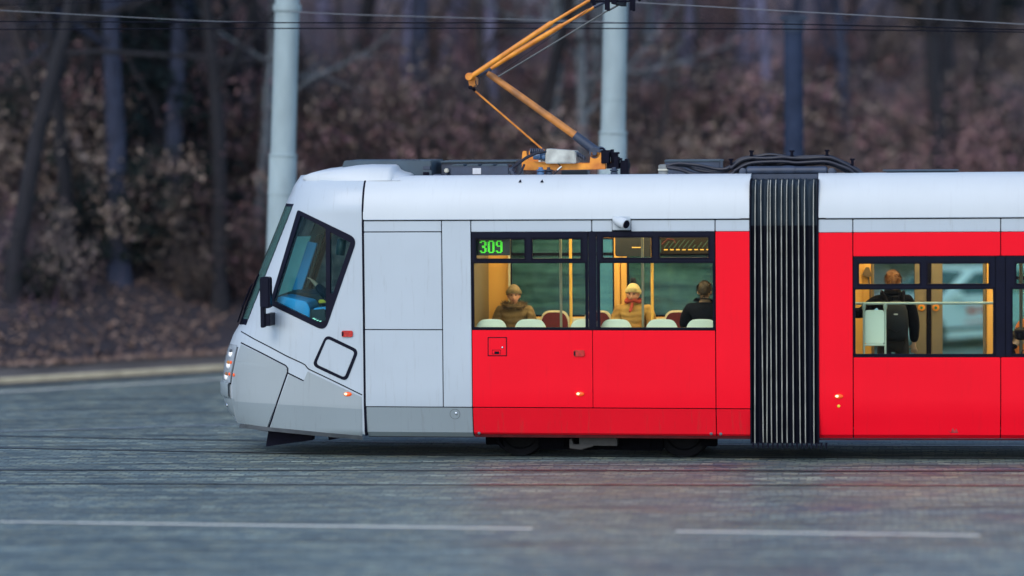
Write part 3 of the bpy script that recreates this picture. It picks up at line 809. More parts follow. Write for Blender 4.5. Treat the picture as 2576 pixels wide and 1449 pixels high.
for j in range(31):
    f = j/30; tb = th_at(582, (zq0+zq1)/2); th = tb + (R(180)-2*tb)*f; L, hw = L_s((zq0+zq1)/2), hw_z(zq0); row = []
    thm = th if th <= R(90) else R(180)-th
    for off, z in ((0, zq0), (.018, zq0), (.036, zq0+.03), (.038, zq1-.02), (.03, zq1), (-.01, zq1)):
        u, w = ell(L+off, hw+off, thm); row.append((u, w if th <= R(90) else WID-w, z))
    rows.append(row)
mb.grid(rows); mb.build('bumper', silver_low, tram, C1, angle=40)
mb = MB(); ribbon(mb, [(569, 963), (582, 965)], 4, cabmap, .004, .004); ribbon(mb, [(566, 1003), (582, 1003)], 3, cabmap, .004, .004); mb.build('bumper_shadow_gap', rubber, cab)
mb = MB(); dome(mb, 571.5, 1019, .035, .025, .015, .004); mb.build('fog_lamp', chrome, tram, C1)
mb = MB(); arc_patch(mb, zq0-.30, zq0-.01, lambda z: th_at(590+max(0,(zq0-z))*45, z), lambda z: th_at(590+max(0,(zq0-z))*45, z)+R(30), .008); mb.build('bumper_apron', silver_low, tram, C1)
# roof fairing
prof = [(763, 452), (766, 441), (783, 434.7), (800, 430), (855, 423), (891, 417.5), (924, 415.5), (985, 416), (992, 420), (997, 428), (1008, 434), (1022, 437), (1029, 441), (1030.5, 450)]
def fair(w, inset, drop, low=False):
    out = []
    for i, (px, py) in enumerate(prof):
        u, z = C1.S(px, py, .5); u += inset if i < 2 else (-inset if i > 9 else 0)
        if 0 < i < len(prof)-1: z -= drop
        if low: z = min(z, 3.45)
        lim = cab_w(u, 3.44) + .012 if u < us else .15
        w_ = max(w, lim) if w < 1.23 else min(w, WID-lim)
        out.append((u, w_, z))
    return out
mb = MB(); mb.grid([fair(.17, .06, .0, True), fair(.21, .05, .10), fair(.27, .03, .04), fair(.40, .0, .008), fair(.55, 0, 0), fair(1.23, 0, -.02), fair(1.9, 0, 0), fair(2.06, 0, .008), fair(2.19, .03, .04), fair(2.25, .05, .10), fair(2.29, .06, 0, True)])
mb.build('roof_fairing', white_p, tram, C1, angle=50)
# mirror on its arm
mb = MB(); u0, z0 = C1.S(657, 775, -.16); u1, z1 = C1.S(682, 696, -.16)
mb.prism(rrect(u0, u1, z0, z1, .035, 4), -.24, -.09); mir = mb.build('mirror', black, tram, C1, bevel=.02, seg=3)
mb = MB(); ua, za = C1.S(657.5, 824, -.12); ub, zb = C1.S(667, 757, -.12)
mb.prism(rrect(ua, ub, za, zb, .02), -.17, -.07); u2, z2 = C1.S(668, 820, -.1); u3, z3 = C1.S(681, 789, -.1)
p = Vector(cabmap(673, 805)); mb.prism(rrect(u2, u3, z2, z3, .012), -.14, p.y+.02); mb.build('mirror_arm', black, mir, bevel=.008)
# wipers
for off, (a, b, c) in ((.03, ((604, 812), (618, 770), (640, 716))), (.02, ((608, 818), (622, 775), (655, 690)))):
    mb = MB(); P = [cabmap(*q, off) for q in (a, b, c)]; mb.tube(P, .011, 6); P2 = [cabmap(q[0]-1, q[1]+6, off+.015) for q in (b, c)]; mb.tube(P2, .008, 6); mb.build('wiper', rubber, tram, C1)
# side marker lamps and reflectors
def marker(fn, fr, px, py, hot=True):
    mb = MB(); dome(mb, px, py, .054, .029, .022, .003, fn); o = mb.build('side_marker', amber, tram, fr)
    if hot: mb = MB(); dome(mb, px-4, py-.5, .022, .016, .012, .017, fn); mb.build('marker_bulb', amber_hot, o)
marker(cabmap, C1, 875, 991.5); marker(M1, C1, 1459, 991); marker(M2_, C2, 2110, 997)
def reflector(fn, fr, px, py):
    mb = MB(); surf_poly(mb, rrect(px-14, px+14, py-8, py+8, 5), [], fn, .018, .018); o = mb.build('reflector', red_lens, tram, fr, bevel=.006)
    mb = MB(); surf_poly(mb, rrect(px-13, px-9, py-5, py+6, 1.5), [], fn, .0205, .004); mb.build('reflector_clip', rubber, o)
reflector(cabmap, C1, 874, 839.5); reflector(M1, C1, 1457, 888.5)
# access hatch, bolts, cap, marks
mb = MB(); surf_poly(mb, rrect(1227, 1275.5, 848, 896, 2), [rrect(1229, 1273.5, 850, 894, 2)], M1, .0035, .006); mb.build('hatch_outline', rubber, tram, C1)
mb = MB(); surf_poly(mb, rrect(1230, 1272.5, 851, 893, 2), [], M1, .004, .006); hh = mb.build('fuse_hatch', red, tram, C1, bevel=.002)
mb = MB(); dome(mb, 1264, 874, .014, .014, .01, .006, M1); mb.build('hatch_latch', chrome, hh)
mb = MB(); surf_poly(mb, rrect(1238, 1260, 880, 891, 1), [rrect(1239, 1259, 881, 890, 1)], M1, .006, .004); surf_poly(mb, rrect(1244, 1256, 884, 890, 1), [], M1, .007, .004); mb.build('hatch_lock', rubber, hh)
mb = MB(); 
for px, py in ((1203, 1090.5), (1788, 1092.5), (1812, 1093)): dome(mb, px, py, .02, .02, .012, .001, M1)
mb.build('skirt_bolts', grey_sill, tram, C1)
mb = MB(); surf_poly(mb, [(1144+13*math.cos(t), 1042+13*math.sin(t)) for t in [2*math.pi*k/28 for k in range(28)]], [[(1144+12*math.cos(t), 1042+12*math.sin(t)) for t in [2*math.pi*k/28 for k in range(28)]]], M1, .002, .004); mb.build('jack_cap_ring', grey_sill, tram, C1)
mb = MB(); dome(mb, 1147, 1040, .018, .018, .012, .002, M1); mb.build('jack_cap_bolt', chrome, tram, C1)
mb = MB(); dome(mb, 2110, 1021.5, .018, .018, .004, .002, M2_); mb.build('yellow_disc', yellow_d, tram, C2)
mb = MB()
def rmap(px, py, off):
    u, z = C1.S(px, py, .2); return (u, roof_w(z)-.012-off, z)
for px in (1310, 1365): surf_poly(mb, [(px-4, 458), (px+4, 458), (px, 451)], [], rmap, .004, .006)
mb.build('arrow_mark', rubber, tram, C1)
# camera pod
u0, z0 = C1.S(1545, 552, -.02); u1, z1 = C1.S(1576, 565, -.17)
A, B = Vector((u0, -.02, z0)), Vector((u1, -.16, z1)); ax = (B-A)
mb = MB(); mb.lathe([(.0, -.01), (.03, .0), (.052, ax.length*.25), (.068, ax.length*.65), (.066, ax.length*.98), (.056, ax.length), (.05, ax.length*.96), (.0, ax.length*.95)], A, ax, 20); pod = mb.build('camera_pod', white_p, tram, C1)
mb = MB(); mb.lathe([(.0, 0), (.05, 0), (.048, .012), (0, .014)], A + ax*.955, ax, 18); mb.build('camera_lens', rubber, pod)

# cab interior
def prism_px(name, pts, w0, w1, m, r=0, bevel=.01):
    q = [C1.S(px, py, (w0+w1)/2) for px, py in pts]
    mb = MB(); mb.prism(round_poly(q, r, 4) if r else q, w0, w1); return mb.build(name, m, tram, C1, bevel=bevel)
prism_px('cab_console', [(686, 764), (700, 747), (722, 742), (783, 756), (791, 772), (790, 806), (750, 820), (690, 800)], .28, .85, blue_i, .03)
prism_px('dash_hood', [(690, 765), (715, 740), (745, 729), (826, 738), (828, 770), (760, 800)], .9, 1.75, dark_i, .02)
prism_px('control_desk', [(792, 776), (826, 772), (832, 815), (756, 825), (757, 804), (790, 800)], .3, .8, dark_i, .01)
prism_px('desk_plate', [(794, 774), (826, 772), (828, 777), (797, 780)], .3, .6, blue_i, 0)
u, z = C1.S(858, 622, .9); mb = MB(); mb.lathe([(.0, -.1), (.055, -.1), (.06, -.09), (.06, .09), (.055, .1), (0, .1)], (u, .9, z), (.15, 0, 1), 16); mb.tube([(u, .9, z+.09), (u, .9, z+.4)], .012, 6); mb.build('cab_monitor', mat('monitor_teal', (.02, .05, .055), .3), tram, C1)
prism_px('desk_bar', [(802, 754), (822, 753), (822, 762), (802, 763)], .85, .9, yellow_d, 0)
mb = MB()
for px, py in ((789, 801), (793, 803), (799, 806), (806, 808)): u, z = C1.S(px, py, .28); mb.box(u-.012, u+.012, .27, .29, z-.006, z+.006)
mb.build('desk_buttons', mat('button_mint', (.5, .8, .65), .4, emit=(.5, .9, .7), estr=.3), tram, C1)
prism_px('sun_blind', [(746, 595), (783, 594), (734, 733), (686, 757)], 1.55, 1.57, teal_i, 0, .002)
prism_px('blue_curtain', [(776, 607), (799, 612), (760, 729), (736, 729)], 1.45, 1.50, blue_i, .01)
prism_px('far_pillar', [(797, 590), (812, 588), (765, 728), (750, 729)], 1.7, 1.8, dark_i, 0)
mb = MB(); mb.box(U1(1150)-.06, U1(1150)-.045, .07, 2.40, .60, 3.15); mb.build('cab_back_wall', dark_i, tram, C1)
mb = MB(); mb.box(U1(660), U1(1150)-.06, .35, 2.1, .62, .66); mb.build('cab_floor', dark_i, tram, C1)
u, z = C1.S(898, 800, 1.1)
mb = MB(); mb.prism(rrect(u+.14, u+.24, 1.3, 2.0, .04), .85, 1.35); mb.box(u-.25, u+.17, .85, 1.35, 1.24, 1.33); mb.box(u-.1, u+.05, 1.0, 1.2, .66, 1.24); mb.build('driver_seat', dark_i, tram, C1, bevel=.02)

# ------------------------------------------------------------------ bellows
xs_rib = [1899, 1916, 1930, 1938.5, 1952, 1966, 1979, 1994, 2010, 2024.5, 2046.5]
ribs = [U1(x, 0.0) for x in xs_rib]
stops = [uF] + ribs + [C1.S(2059.5, 700, 0)[0]]
def bprof(inset, deep=.075):
    out = []
    for a, b in zip(stops, stops[1:]):
        d = deep * min(1, (b-a)/.07)
        out += [(a, 0.0), (a+(b-a)*.16, d*.55), (a+(b-a)*.36, d*.95), (a+(b-a)*.5, d), (a+(b-a)*.64, d*.95), (a+(b-a)*.84, d*.55)]
    out.append((stops[-1], 0.0)); return out
ZBB = C1.S(1970, 1117, 0)[1]
def bpath(d):
    """cross-section (w,z) of the bellows at fold depth d, near foot to far foot"""
    lo = [(.006+d+.02, ZBB), (.006+d, ZBB+.12), (.006+d, 1.2), (.006+d, 2.2), (.006+d, 2.95), (.02+d, 3.2), (.05+d, 3.36), (.12+d, 3.43-d*.3), (.3+d, 3.45-d*.5), (1.23, 3.45-d*.5)]
    return lo + [(WID-w, z) for w, z in reversed(lo[:-1])]
mb = MB(); P = bprof(0); rows = [[(u, w, z) for w, z in bpath(d)] for u, d in P]; mb.grid(rows); bel = mb.build('bellows', bellow_m, tram, C1, angle=60)
mb = MB(); rows = [[(u, w-.006, z) for w, z in bpath(d)[4:10] ] for u, d in P]
zf_ = C1.S(1970, 568, 0)[1]
rows = [[(u, .006+d-.007, zf_)] + [(u, w-.007, z+.004) for w, z in bpath(d)[4:9]] for u, d in P]
mb.grid(rows); mb.build('bellows_flap', bellow_t, bel, angle=60)
for k, u in enumerate(ribs):
    mb = MB(); pth = [(w-.008, z+.006) for w, z in bpath(0)[0:8]]; r_ = random.Random(k)
    lean = r_.uniform(-.012, .012)
    rows = []
    for w, z in pth:
        uo = u + lean*(z-2)/1.5*(1 if abs(k-5) > 2 else .4); hwid = .0055 if z < 3.1 else .0042
        rows.append([(uo-hwid, w+.012, z), (uo-hwid, w-.003, z), (uo+hwid, w-.003, z), (uo+hwid, w+.012, z)])
    mb.grid(rows); mb.build('bellows_rib', rib_m, bel, angle=30)
mb = MB(); [mb.grid([[(a, w+.05, z-.01), (a, w-.004, z), (b, w-.004, z), (b, w+.05, z-.01)] for w, z in bpath(0)]) for a, b in ((uF+.002, uF+.016), (stops[-1]-.018, stops[-1]-.002))]; mb.build('joint_frame', rubber, bel)
mb = MB()
for k in range(16):
    u = uF + .02 + k*(U1(2082)-uF)/16; mb.prism([(u, .24), (u+.03, .24), (u+.02, .17), (u+.008, .17)], .01, .05)
mb.build('bellows_brush', rubber, bel)

mb = MB(); mb.box(uF-.03, stops[-1]+.05, .12, 2.34, .30, .80); mb.build('joint_floor', under, bel)
# ------------------------------------------------------------------ running gear
def wheel_set(fr, pxs, pyc=1098):
    us_ = [fr.S(px, 1100, .62)[0] for px in pxs]
    mb = MB(); a, b = min(us_), max(us_)
    mb.box(a-.35, b+.35, .48, .58, .30, .44); mb.box(a+.35, b-.35, .5, .62, .12, .2); mb.box(a+.5, b-.5, .5, .9, .2, .32); mb.box(a-.3, b+.3, 1.88, 1.98, .30, .44)
    mb.box((a+b)/2-.3, (a+b)/2+.3, .55, 1.9, .25, .45)
    mb.box(a+.25, b-.25, .44, .54, .09, .42); mb.box(a-.42, a-.22, .46, .56, .14, .42); mb.box(b+.22, b+.42, .46, .56, .14, .42)
    for k in range(4): mb.box(a+.45+k*.36, a+.58+k*.36, .40, .45, .13, .3)
    mb.box(a-.1, b+.1, 1.0, 1.1, .06, .5)
    bo = mb.build('bogie', under, tram, fr, bevel=.01)
    for u in us_:
        for w, d in ((.56, 1), (1.90, -1)):
            mb = MB(); mb.lathe([(.0, .0), (.09, .0), (.10, .03), (.22, .035), (.24, .005), (.315, .0), (.318, .09), (.34, .10), (.34, .12), (.0, .12)], (u, w, .318), (0, d, 0), 36); mb.build('wheel', mat('wheel_steel', (.007, .007, .009), .7, 0, .4, 9, spec=.1), bo)
        mb = MB(); mb.tube([(u, .6, .318), (u, 1.86, .318)], .07, 10); mb.build('axle', under, bo)
    return bo
bg = wheel_set(C1, (1310, 1722))
mb = MB(); a, b = U1(1430, .3), U1(1550, .3); z = Z1(1104, .3)
mb.box(a+.12, b, .28, .5, Z1(1121, .3), z+.1); mb.prism([(a, Z1(1128, .3)), (a+.14, Z1(1131, .3)), (a+.3, Z1(1122, .3)), (a+.3, Z1(1117, .3)), (a+.05, Z1(1118, .3)), (a+.03, z), (a, z)], .27, .4)
mb.build('sander_box', mat('sander_grey', (.035, .032, .029), .6, 0, .3, 8), tram, C1, bevel=.006)
mb = MB(); mb.tube([(U1(1232), .3, .3), (U1(1240), .3, .2), (U1(1252), .32, .12)], .025, 8); mb.build('sand_pipe', under, tram, C1)
mb = MB(); mb.box(uA+.1, uF-.1, .35, 2.1, .30, .36); mb.build('underframe', under, tram, C1)
mb = MB(); mb.box(vA+.1, vEnd, .35, 2.1, .28, .36); mb.build('underframe', under, tram, C2)
prism_px('obstacle_deflector', [(671.5, 1122), (678, 1082), (800, 1088), (790, 1096), (789, 1106)], .42, .55, rubber, 0, .004)
prism_px('guard_bracket', [(827, 1095), (872, 1097), (868, 1099), (829, 1106.5)], .4, .5, rubber, 0, .004)
prism_px('towing_plate', [(640, 1074), (700, 1080), (700, 1086), (655, 1081)], .42, .6, rubber, 0, .004)

# ------------------------------------------------------------------ roof gear
def pbox(name, px0, px1, py0, py1, w0, w1, m, bevel=.012, parent=None, fr=C1):
    u0, z1 = fr.S(px0, py0, w0); u1, z0 = fr.S(px1, py1, w0); mb = MB(); mb.box(u0, u1, w0, w1, z0, z1)
    return mb.build(name, m, parent or tram, fr if parent is None else None, bevel=bevel)
q = [C1.S(px, py, .8) for px, py in ((860, 450), (861, 418), (866, 404), (1084, 403.5), (1085, 452))]
mb = MB(); mb.prism(q, .8, 1.7); rb = mb.build('roof_box', teal, tram, C1, bevel=.008)
for k in range(7):
    pbox('roof_box_bolt', 1010+k*7, 1014+k*7, 400.5, 404, .82, .86, navy, .003, rb)
pbox('roof_box_flange', 1062, 1086, 428, 452, .70, .79, teal, .006, rb); pbox('roof_box_hole', 1064, 1078, 433, 452, .66, .695, rubber, .003, rb); pbox('roof_box_plate', 1064, 1082, 418, 427, .74, .79, navy, .004, rb)
pbox('roof_tray', 1088, 1112, 438, 452, .7, .8, navy)
b2 = pbox('roof_box', 1110, 1296, 407.5, 452, 1.1, 1.8, navy); pbox('roof_box_lid', 1107, 1300, 405, 408, 1.06, 1.84, teal, .004, b2)
pbox('roof_box_clip', 1117, 1128, 424, 434, .98, 1.09, alu, .01, b2); pbox('roof_box_foot', 1118, 1125, 434, 450, 1.0, 1.09, navy, .006, b2)
b3 = pbox('roof_box', 1133, 1282, 418.5, 452, .52, .9, navy, .02)
for k in range(4):
    pbox('roof_box_lid', 1135+k*37.2, 1135+k*37.2+32, 413.5, 420, .54, .88, teal, .014, b3)
pbox('roof_box_label', 1189, 1210, 423, 438, .512, .518, mat('label_white', (.6, .6, .62), .6, 0, .1, 20), 0, b3)
u, z = C1.S(1287, 430, .55); mb = MB()
for k in range(3):
    uu, zz = C1.S(1286+k*4, 427+k*7, .58); mb.lathe([(.022, 0), (.03, .03), (.022, .06), (.03, .09)], (uu, .52, zz), (0, 1, 0), 10)
mb.build('roof_box_connector', navy, b3)

def P3(px, py, w): u, z = C1.S(px, py, w); return (u, w, z)
# pantograph: base frame is the part, everything else hangs on it
q = [C1.S(px, py, .95) for px, py in ((1313, 402), (1315, 380), (1325, 379.5), (1327, 402), (1345, 406), (1380, 411), (1484, 411), (1486, 383), (1493, 379.5), (1512, 383), (1523, 411), (1524, 426), (1345, 428.5), (1319, 428), (1313, 424))]
mb = MB(); mb.prism(q, .93, .99); mb.prism(q, 1.47, 1.53); a, z = C1.S(1330, 418, .95); b_, _ = C1.S(1505, 418, .95)
mb.box(a-.06, a+.06, .99, 1.47, z-.04, z+.04); mb.box(b_-.06, b_+.06, .99, 1.47, z-.04, z+.04)
pan = mb.build('pantograph', orange, tram, C1, bevel=.006)
def part(name, mb, m, bevel=0): return mb.build(name, m, pan, None, bevel=bevel)
mb = MB(); mb.tube([P3(1226, 184, 1.23), P3(1240, 193, 1.23), P3(1470, 357, 1.23), P3(1502, 383, 1.23)], [.034, .043, .050, .062], 14); part('lower_arm', mb, orange_d)
mb = MB(); mb.tube([P3(1446, 340, 1.23), P3(1503, 384, 1.23)], [.056, .066], 14); part('arm_sleeve', mb, navy)
mb = MB(); mb.lathe([(.07, -.3), (.075, -.28), (.075, .28), (.07, .3)], P3(1504, 384, 1.23), (0, 1, 0), 16); mb.lathe([(.03, -.33), (.03, .33)], P3(1504, 384, 1.23), (0, 1, 0), 10); part('shoulder_joint', mb, navy)
mb = MB(); mb.tube([P3(1180, 198, 1.05), P3(1188, 191, 1.05), P3(1386, 58.5, 1.05), P3(1389, 56.5, 1.05)], [.03, .033, .033, .026], 12); mb.tube([P3(1387, 57.8, 1.05), P3(1480, 2, 1.05), P3(1510, -16, 1.05)], .0205, 10); part('upper_arm', mb, orange)
mb = MB(); mb.tube([P3(1233, 174.5, 1.42), P3(1266, 152, 1.42), P3(1411, 65, 1.42), P3(1414, 63, 1.42)], [.022, .032, .033, .026], 12); mb.tube([P3(1412, 64.6, 1.42), P3(1494, 18, 1.42)], .021, 10); part('upper_arm', mb, orange)
mb = MB(); mb.tube([P3(1494, 18, 1.42), P3(1527, 2, 1.42), P3(1545, -8, 1.42)], .023, 10); part('arm_end', mb, navy); mb = MB(); mb.tube([P3(1200, 189, 1.1), P3(1232, 176, 1.36)], .03, 10); part('arm_cross_tube', mb, navy)
mb = MB(); mb.lathe([(.046, -.22), (.05, -.2), (.05, .2), (.046, .22)], P3(1186.5, 193, 1.23), (0, 1, 0), 16); mb.prism([C1.S(px, py, 1.23) for px, py in ((1180, 198), (1200, 194), (1199, 214), (1192, 220), (1184, 216))], 1.12, 1.34); part('elbow_joint', mb, orange, .005)
mb = MB(); mb.lathe([(.026, -.12), (.026, .12)], P3(1187, 220.5, 1.2), (0, 1, 0), 12); mb.tube([P3(1188, 222, 1.2), P3(1196, 229, 1.2)], .017, 8); part('rod_eye', mb, rubber)
mb = MB(); mb.tube([P3(1194, 228, 1.2), P3(1371, 381, 1.2), P3(1376, 386, 1.2)], .0125, 8); part('control_rod', mb, orange)
mb = MB(); mb.tube([P3(1253, 193, 1.15), P3(1528, 27, 1.15), P3(1561, 10, 1.15)], .0105, 8); part('balance_rod', mb, mat('rod_grey', (.10, .11, .11), .5, 0, .3, 9))
mb = MB(); lp = [P3(1202+9*math.cos(t)*.6, 206+10*math.sin(t), 1.1) for t in [R(-100)+R(300)*k/12 for k in range(13)]]; mb.tube(lp, .006, 6); part('jumper_cable', mb, cable_m)
mb = MB(); mb.tube([P3(1258, 182, 1.23), P3(1390, 90, 1.23), P3(1500, 8, 1.23)], .004, 5); part('thin_cable', mb, cable_m)
# collector head
mb = MB()
for px, y1, wd in ((1494.6, 13, .020), (1525, 25, .016), (1530.5, 28, .018), (1588.5, 26, .016), (1595, 28, .016), (1488, 7, .014)):
    for w in (.75, 1.70):
        u, z = C1.S(px, y1, w); mb.box(u-wd, u+wd, w-.02, w+.02, z, z+.22)
for w in (.75, 1.70):
    u0, z = C1.S(1490, 4, w); u1, _ = C1.S(1598, 4, w); mb.tube([(u0, w, z), (u1, w, z)], .014, 8)
u0, z0 = C1.S(1550, 13, 1.2); u1, _ = C1.S(1563, 13, 1.2); mb.box(u0, u1, .7, 1.75, z0, z0+.14)
for px in (1500, 1590):
    u, z = C1.S(px, 0, 1.2); mb.tube([(u, .45, z+.02), (u, .7, z+.14), (u, 1.75, z+.14), (u, 2.0, z+.02)], .02, 8)
mb.tube([P3(1561, 10, 1.2), P3(1532, 26, 1.2)], .012, 6)
part('collector_head', mb, rubber, .003)
# motor case, spring, cables, insulators
u0, z1 = C1.S(1373, 374, .90); u1, z0 = C1.S(1449, 411, .90)
mb = MB(); mb.prism([(u0, z0), (u0+.01, z1), (u1, z1-.03), (u1+.01, z0)], .82, 1.2); part('motor_case', mb, cream_case, .012)
mb = MB()
for k in range(7): mb.lathe([(.022, 0), (.042, .006), (.042, .018), (.022, .024)], P3(1333+k*5, 381, 1.0), (1, 0, 0), 12)
part('spring', mb, navy); mb = MB()
for k in range(4): mb.lathe([(.02, 0), (.035, .006), (.035, .02), (.02, .026)], P3(1452+k*5, 389+k*3, 1.0), (1, 0, .25), 10)
part('bellows_gaiter', mb, navy)
mb = MB(); mb.lathe([(.04, 0), (.045, .02), (.045, .09), (.03, .1)], P3(1342, 393, .9), (1, 0, 0), 12); mb.lathe([(.03, 0), (.05, .01), (.05, .05), (.03, .06)], P3(1362, 393, .9), (1, 0, 0), 12); part('tension_drum', mb, insul)
mb = MB(); mb.tube([P3(1283, 426, .62), P3(1300, 414, .66), P3(1325, 396, .75), P3(1350, 385, .8), P3(1374, 381, .84)], .019, 10); mb.tube([P3(1300, 450, .6), P3(1312, 430, .64), P3(1319, 414, .7)], .014, 8); part('power_cable', mb, cable_m)
mb = MB(); mb.tube([P3(1360, 405, .86), P3(1385, 404, .86), P3(1405, 412, .86), P3(1413, 421, .86), P3(1402, 431, .86), P3(1392, 440, .84)], .009, 6); part('earth_cable', mb, cable_m)
mb = MB(); mb.box(*[C1.S(p, 406, .9)[0] for p in (1356, 1372)], .86, .93, C1.S(1360, 407, .9)[1], C1.S(1360, 403, .9)[1]); mb.lathe([(.012, 0), (.012, .07)], P3(1402, 428, .86), (.6, 0, .5), 8); part('cable_lug', mb, alu)
for px, m, w in ((1360, insul, .86), (1381, navy, .95), (1545, navy, .86), (1360, navy, 1.6), (1545, navy, 1.6)):
    mb = MB(); u, z = C1.S(px, 443, w); h = C1.S(px, 421, w)[1]-z; mb.lathe([(.045, -.10), (.045, h*.45), (.03, h*.5), (.052, h*.6), (.054, h*.72), (.03, h*.8), (.028, h*1.02)], (u, w, z), (0, 0, 1), 14); part('insulator', mb, m)
mb = MB()
for (a, b, y0, y1, w) in ((1512, 1532, 378, 411, .9), (1536, 1552, 383, 410, 1.0), (1526, 1582, 410, 424, .95), (1560, 1580, 404, 440, .9), (1545, 1556, 395, 425, .85), (1535, 1541, 376, 395, 1.1), (1556, 1562, 398, 404, .9), (1571, 1579, 400, 405, .9), (1548, 1555, 383, 388, .9)):
    u0, z1 = C1.S(a, y0, w); u1, z0 = C1.S(b, y1, w); mb.box(u0, u1, w, w+.16, z0, z1)
mb.tube([P3(1508, 374, .92), P3(1516, 373, .92), P3(1523, 380, .92), P3(1526, 392, .92)], .012, 8)
part('latch_gear', mb, rubber, .008)
pbox('roof_box', 1412, 1478, 428, 452, 1.65, 1.9, teal); pbox('roof_conduit', 1530, 1660, 438.5, 450, 1.7, 1.8, mat('conduit_grey', (.16, .18, .20), .5), .004)
pbox('roof_box', 1672, 1812, 405, 452, 1.5, 1.9, navy); pbox('roof_box_lid', 1671, 1813, 402.5, 406, 1.48, 1.92, teal, .003)
conn = pbox('cable_connector', 1656, 1679, 414, 452, .62, .78, mat('connector_grey', (.22, .24, .25), .45, .3, .3, 12), .01)
pbox('connector_strap', 1655, 1680, 425, 429, .60, .79, alu, .003, conn)
# cable loom over the joint
def zc(pts, w):
    return [((2380+x*.35714)*.67083, (540+y*.35714)*.67083, w) for x, y in pts]
def smooth(P, n=5):
    P = [Vector(p) for p in P]; out = []
    for i in range(len(P)-1):
        p0, p1, p2, p3 = P[max(0, i-1)], P[i], P[i+1], P[min(len(P)-1, i+2)]
        for k in range(n):
            t = k/n; out.append(.5*((2*p1)+(p2-p0)*t+(2*p0-5*p1+4*p2-p3)*t*t+(3*p1-p0-3*p2+p3)*t**3))
    out.append(P[-1]); return out
loom = [([(1010,256),(1110,178),(1218,148),(1300,150),(1430,150),(1560,140),(1650,148),(1800,150),(2012,140),(2110,162),(2255,232),(2360,300),(2400,345)], .50),
        ([(1045,283),(1150,226),(1225,200),(1340,190),(1480,185),(1600,188),(1700,198),(1850,190),(2015,186),(2150,225),(2268,275),(2320,345)], .48),
        ([(340,250),(470,270),(620,315),(820,330),(1000,318),(1060,285)], .50),
        ([(1000,250),(1100,165),(1210,138),(1290,130),(1420,112),(1550,128),(1650,140),(1800,135),(2010,132),(2100,152),(2250,222),(2350,275),(2420,345)], .62),
        ([(1020,262),(1120,190),(1225,160),(1300,178),(1430,205),(1560,165),(1650,158),(1850,178),(2015,158),(2140,190),(2260,250),(2350,345)], .56),
        ([(1040,275),(1140,212),(1225,185),(1320,165),(1450,150),(1560,170),(1650,180),(1800,158),(2015,178),(2140,205),(2265,265),(2330,345)], .68),
        ([(1060,290),(1170,225),(1225,205),(1350,215),(1500,215),(1650,200),(1850,208),(2015,200),(2180,255),(2270,285),(2300,345)], .58),
        ([(1070,300),(1180,235),(1300,212),(1450,190),(1600,205),(1750,215),(1900,200),(2050,212),(2200,275),(2270,345)], .66),
        ([(1050,285),(1150,215),(1225,150),(1400,140),(1650,165),(1900,150),(2015,145),(2180,190),(2290,240),(2390,330)], .72),
        ([(330,232),(450,205),(560,212),(700,228),(850,262),(960,262),(1010,235),(1040,215)], .56),
        ([(340,240),(480,258),(600,305),(800,322),(1000,312),(1050,280),(1060,290)], .54),
        ([(360,225),(520,225),(650,272),(800,298),(930,298),(1000,262),(1020,262)], .60),
        ([(420,215),(560,235),(700,262),(820,285),(930,270),(1000,240),(1060,230)], .66)]
for pts, w in loom:
    mb = MB(); mb.tube(smooth([P3(*q) for q in zc(pts, w)]), .0205, 8); mb.build('roof_cable', cable_m, tram, C1)
for zx, y0, y1, tilt in ((1225, 118, 232, 0), (1650, 118, 225, 0), (2018, 112, 222, 0), (2268, 205, 320, .35), (1035, 205, 265, -.5)):
    mb = MB(); (a,), (b,) = zc([(zx+tilt*50, y0)], .5), zc([(zx-tilt*50, y1)], .5); A, B = Vector(P3(*a)), Vector(P3(*b)); d = (B-A).normalized()*.0; n = Vector((.022, 0, 0))
    mb.prism([((A-n).x, A.z), ((A+n).x, A.z), ((B+n).x, B.z), ((B-n).x, B.z)], .515, .53); mb.lathe([(.0, 0), (.018, 0), (.018, .05), (0, .05)], A + Vector((0, .02, -.005)), (0, 0, 1), 8); mb.lathe([(.03, .0), (.032, .01), (.03, .02)], A + Vector((0, .03, .04)), (0, 0, 1), 8); mb.build('cable_clamp', rubber, tram, C1)
mb = MB(); a, b, c = C1.S(1881, 429, .45), C1.S(2000, 429, .45), C1.S(2082, 429, .45)
mb.lathe([(.03, -.02), (.052, 0), (.054, .02), (.054, b[0]-a[0]), (.048, b[0]-a[0]+.005), (.048, c[0]-a[0]-.02), (.03, c[0]-a[0])], (a[0], .45, a[1]), (1, 0, 0), 18)
dmp = mb.build('joint_damper', navy, tram, C1)
mb = MB()
for px in (1869, 2092): mb.lathe([(.02, -.05), (.042, -.045), (.042, .045), (.02, .05)], P3(px, 431, .45), (0, 1, 0), 14); mb.prism([C1.S(px+q, py, .45) for q, py in ((-16, 446), (-6, 424), (8, 424), (18, 446))], .47, .52)
mb.build('damper_eye', navy, dmp, bevel=.004)
pbox('joint_roof_rail', 1888, 2058, 438.5, 451, .36, .42, navy, .006)
fl = pbox('roof_box', 2228, 2411, 433, 446, 1.4, 1.9, navy, .01, fr=C2); 
mb = MB(); a = U2(2222, 1.36); b = U2(2414, 1.36); mb.box(a, b, 1.36, 1.94, Z2(431, 1.36), Z2(428.5, 1.36)); mb.build('roof_box_lid', teal, tram, C2, bevel=.003)
# ------------------------------------------------------------------ people
def ev_mesh(me, mods):
    ob = bpy.data.objects.new('tmp', me); COL.objects.link(ob)
    for typ, kw in mods:
        md = ob.modifiers.new('m', typ)
        for k, v in kw.items(): setattr(md, k, v)
    dg = bpy.context.evaluated_depsgraph_get(); dg.update()
    out = bpy.data.meshes.new_from_object(ob.evaluated_get(dg))
    bpy.data.objects.remove(ob); return out

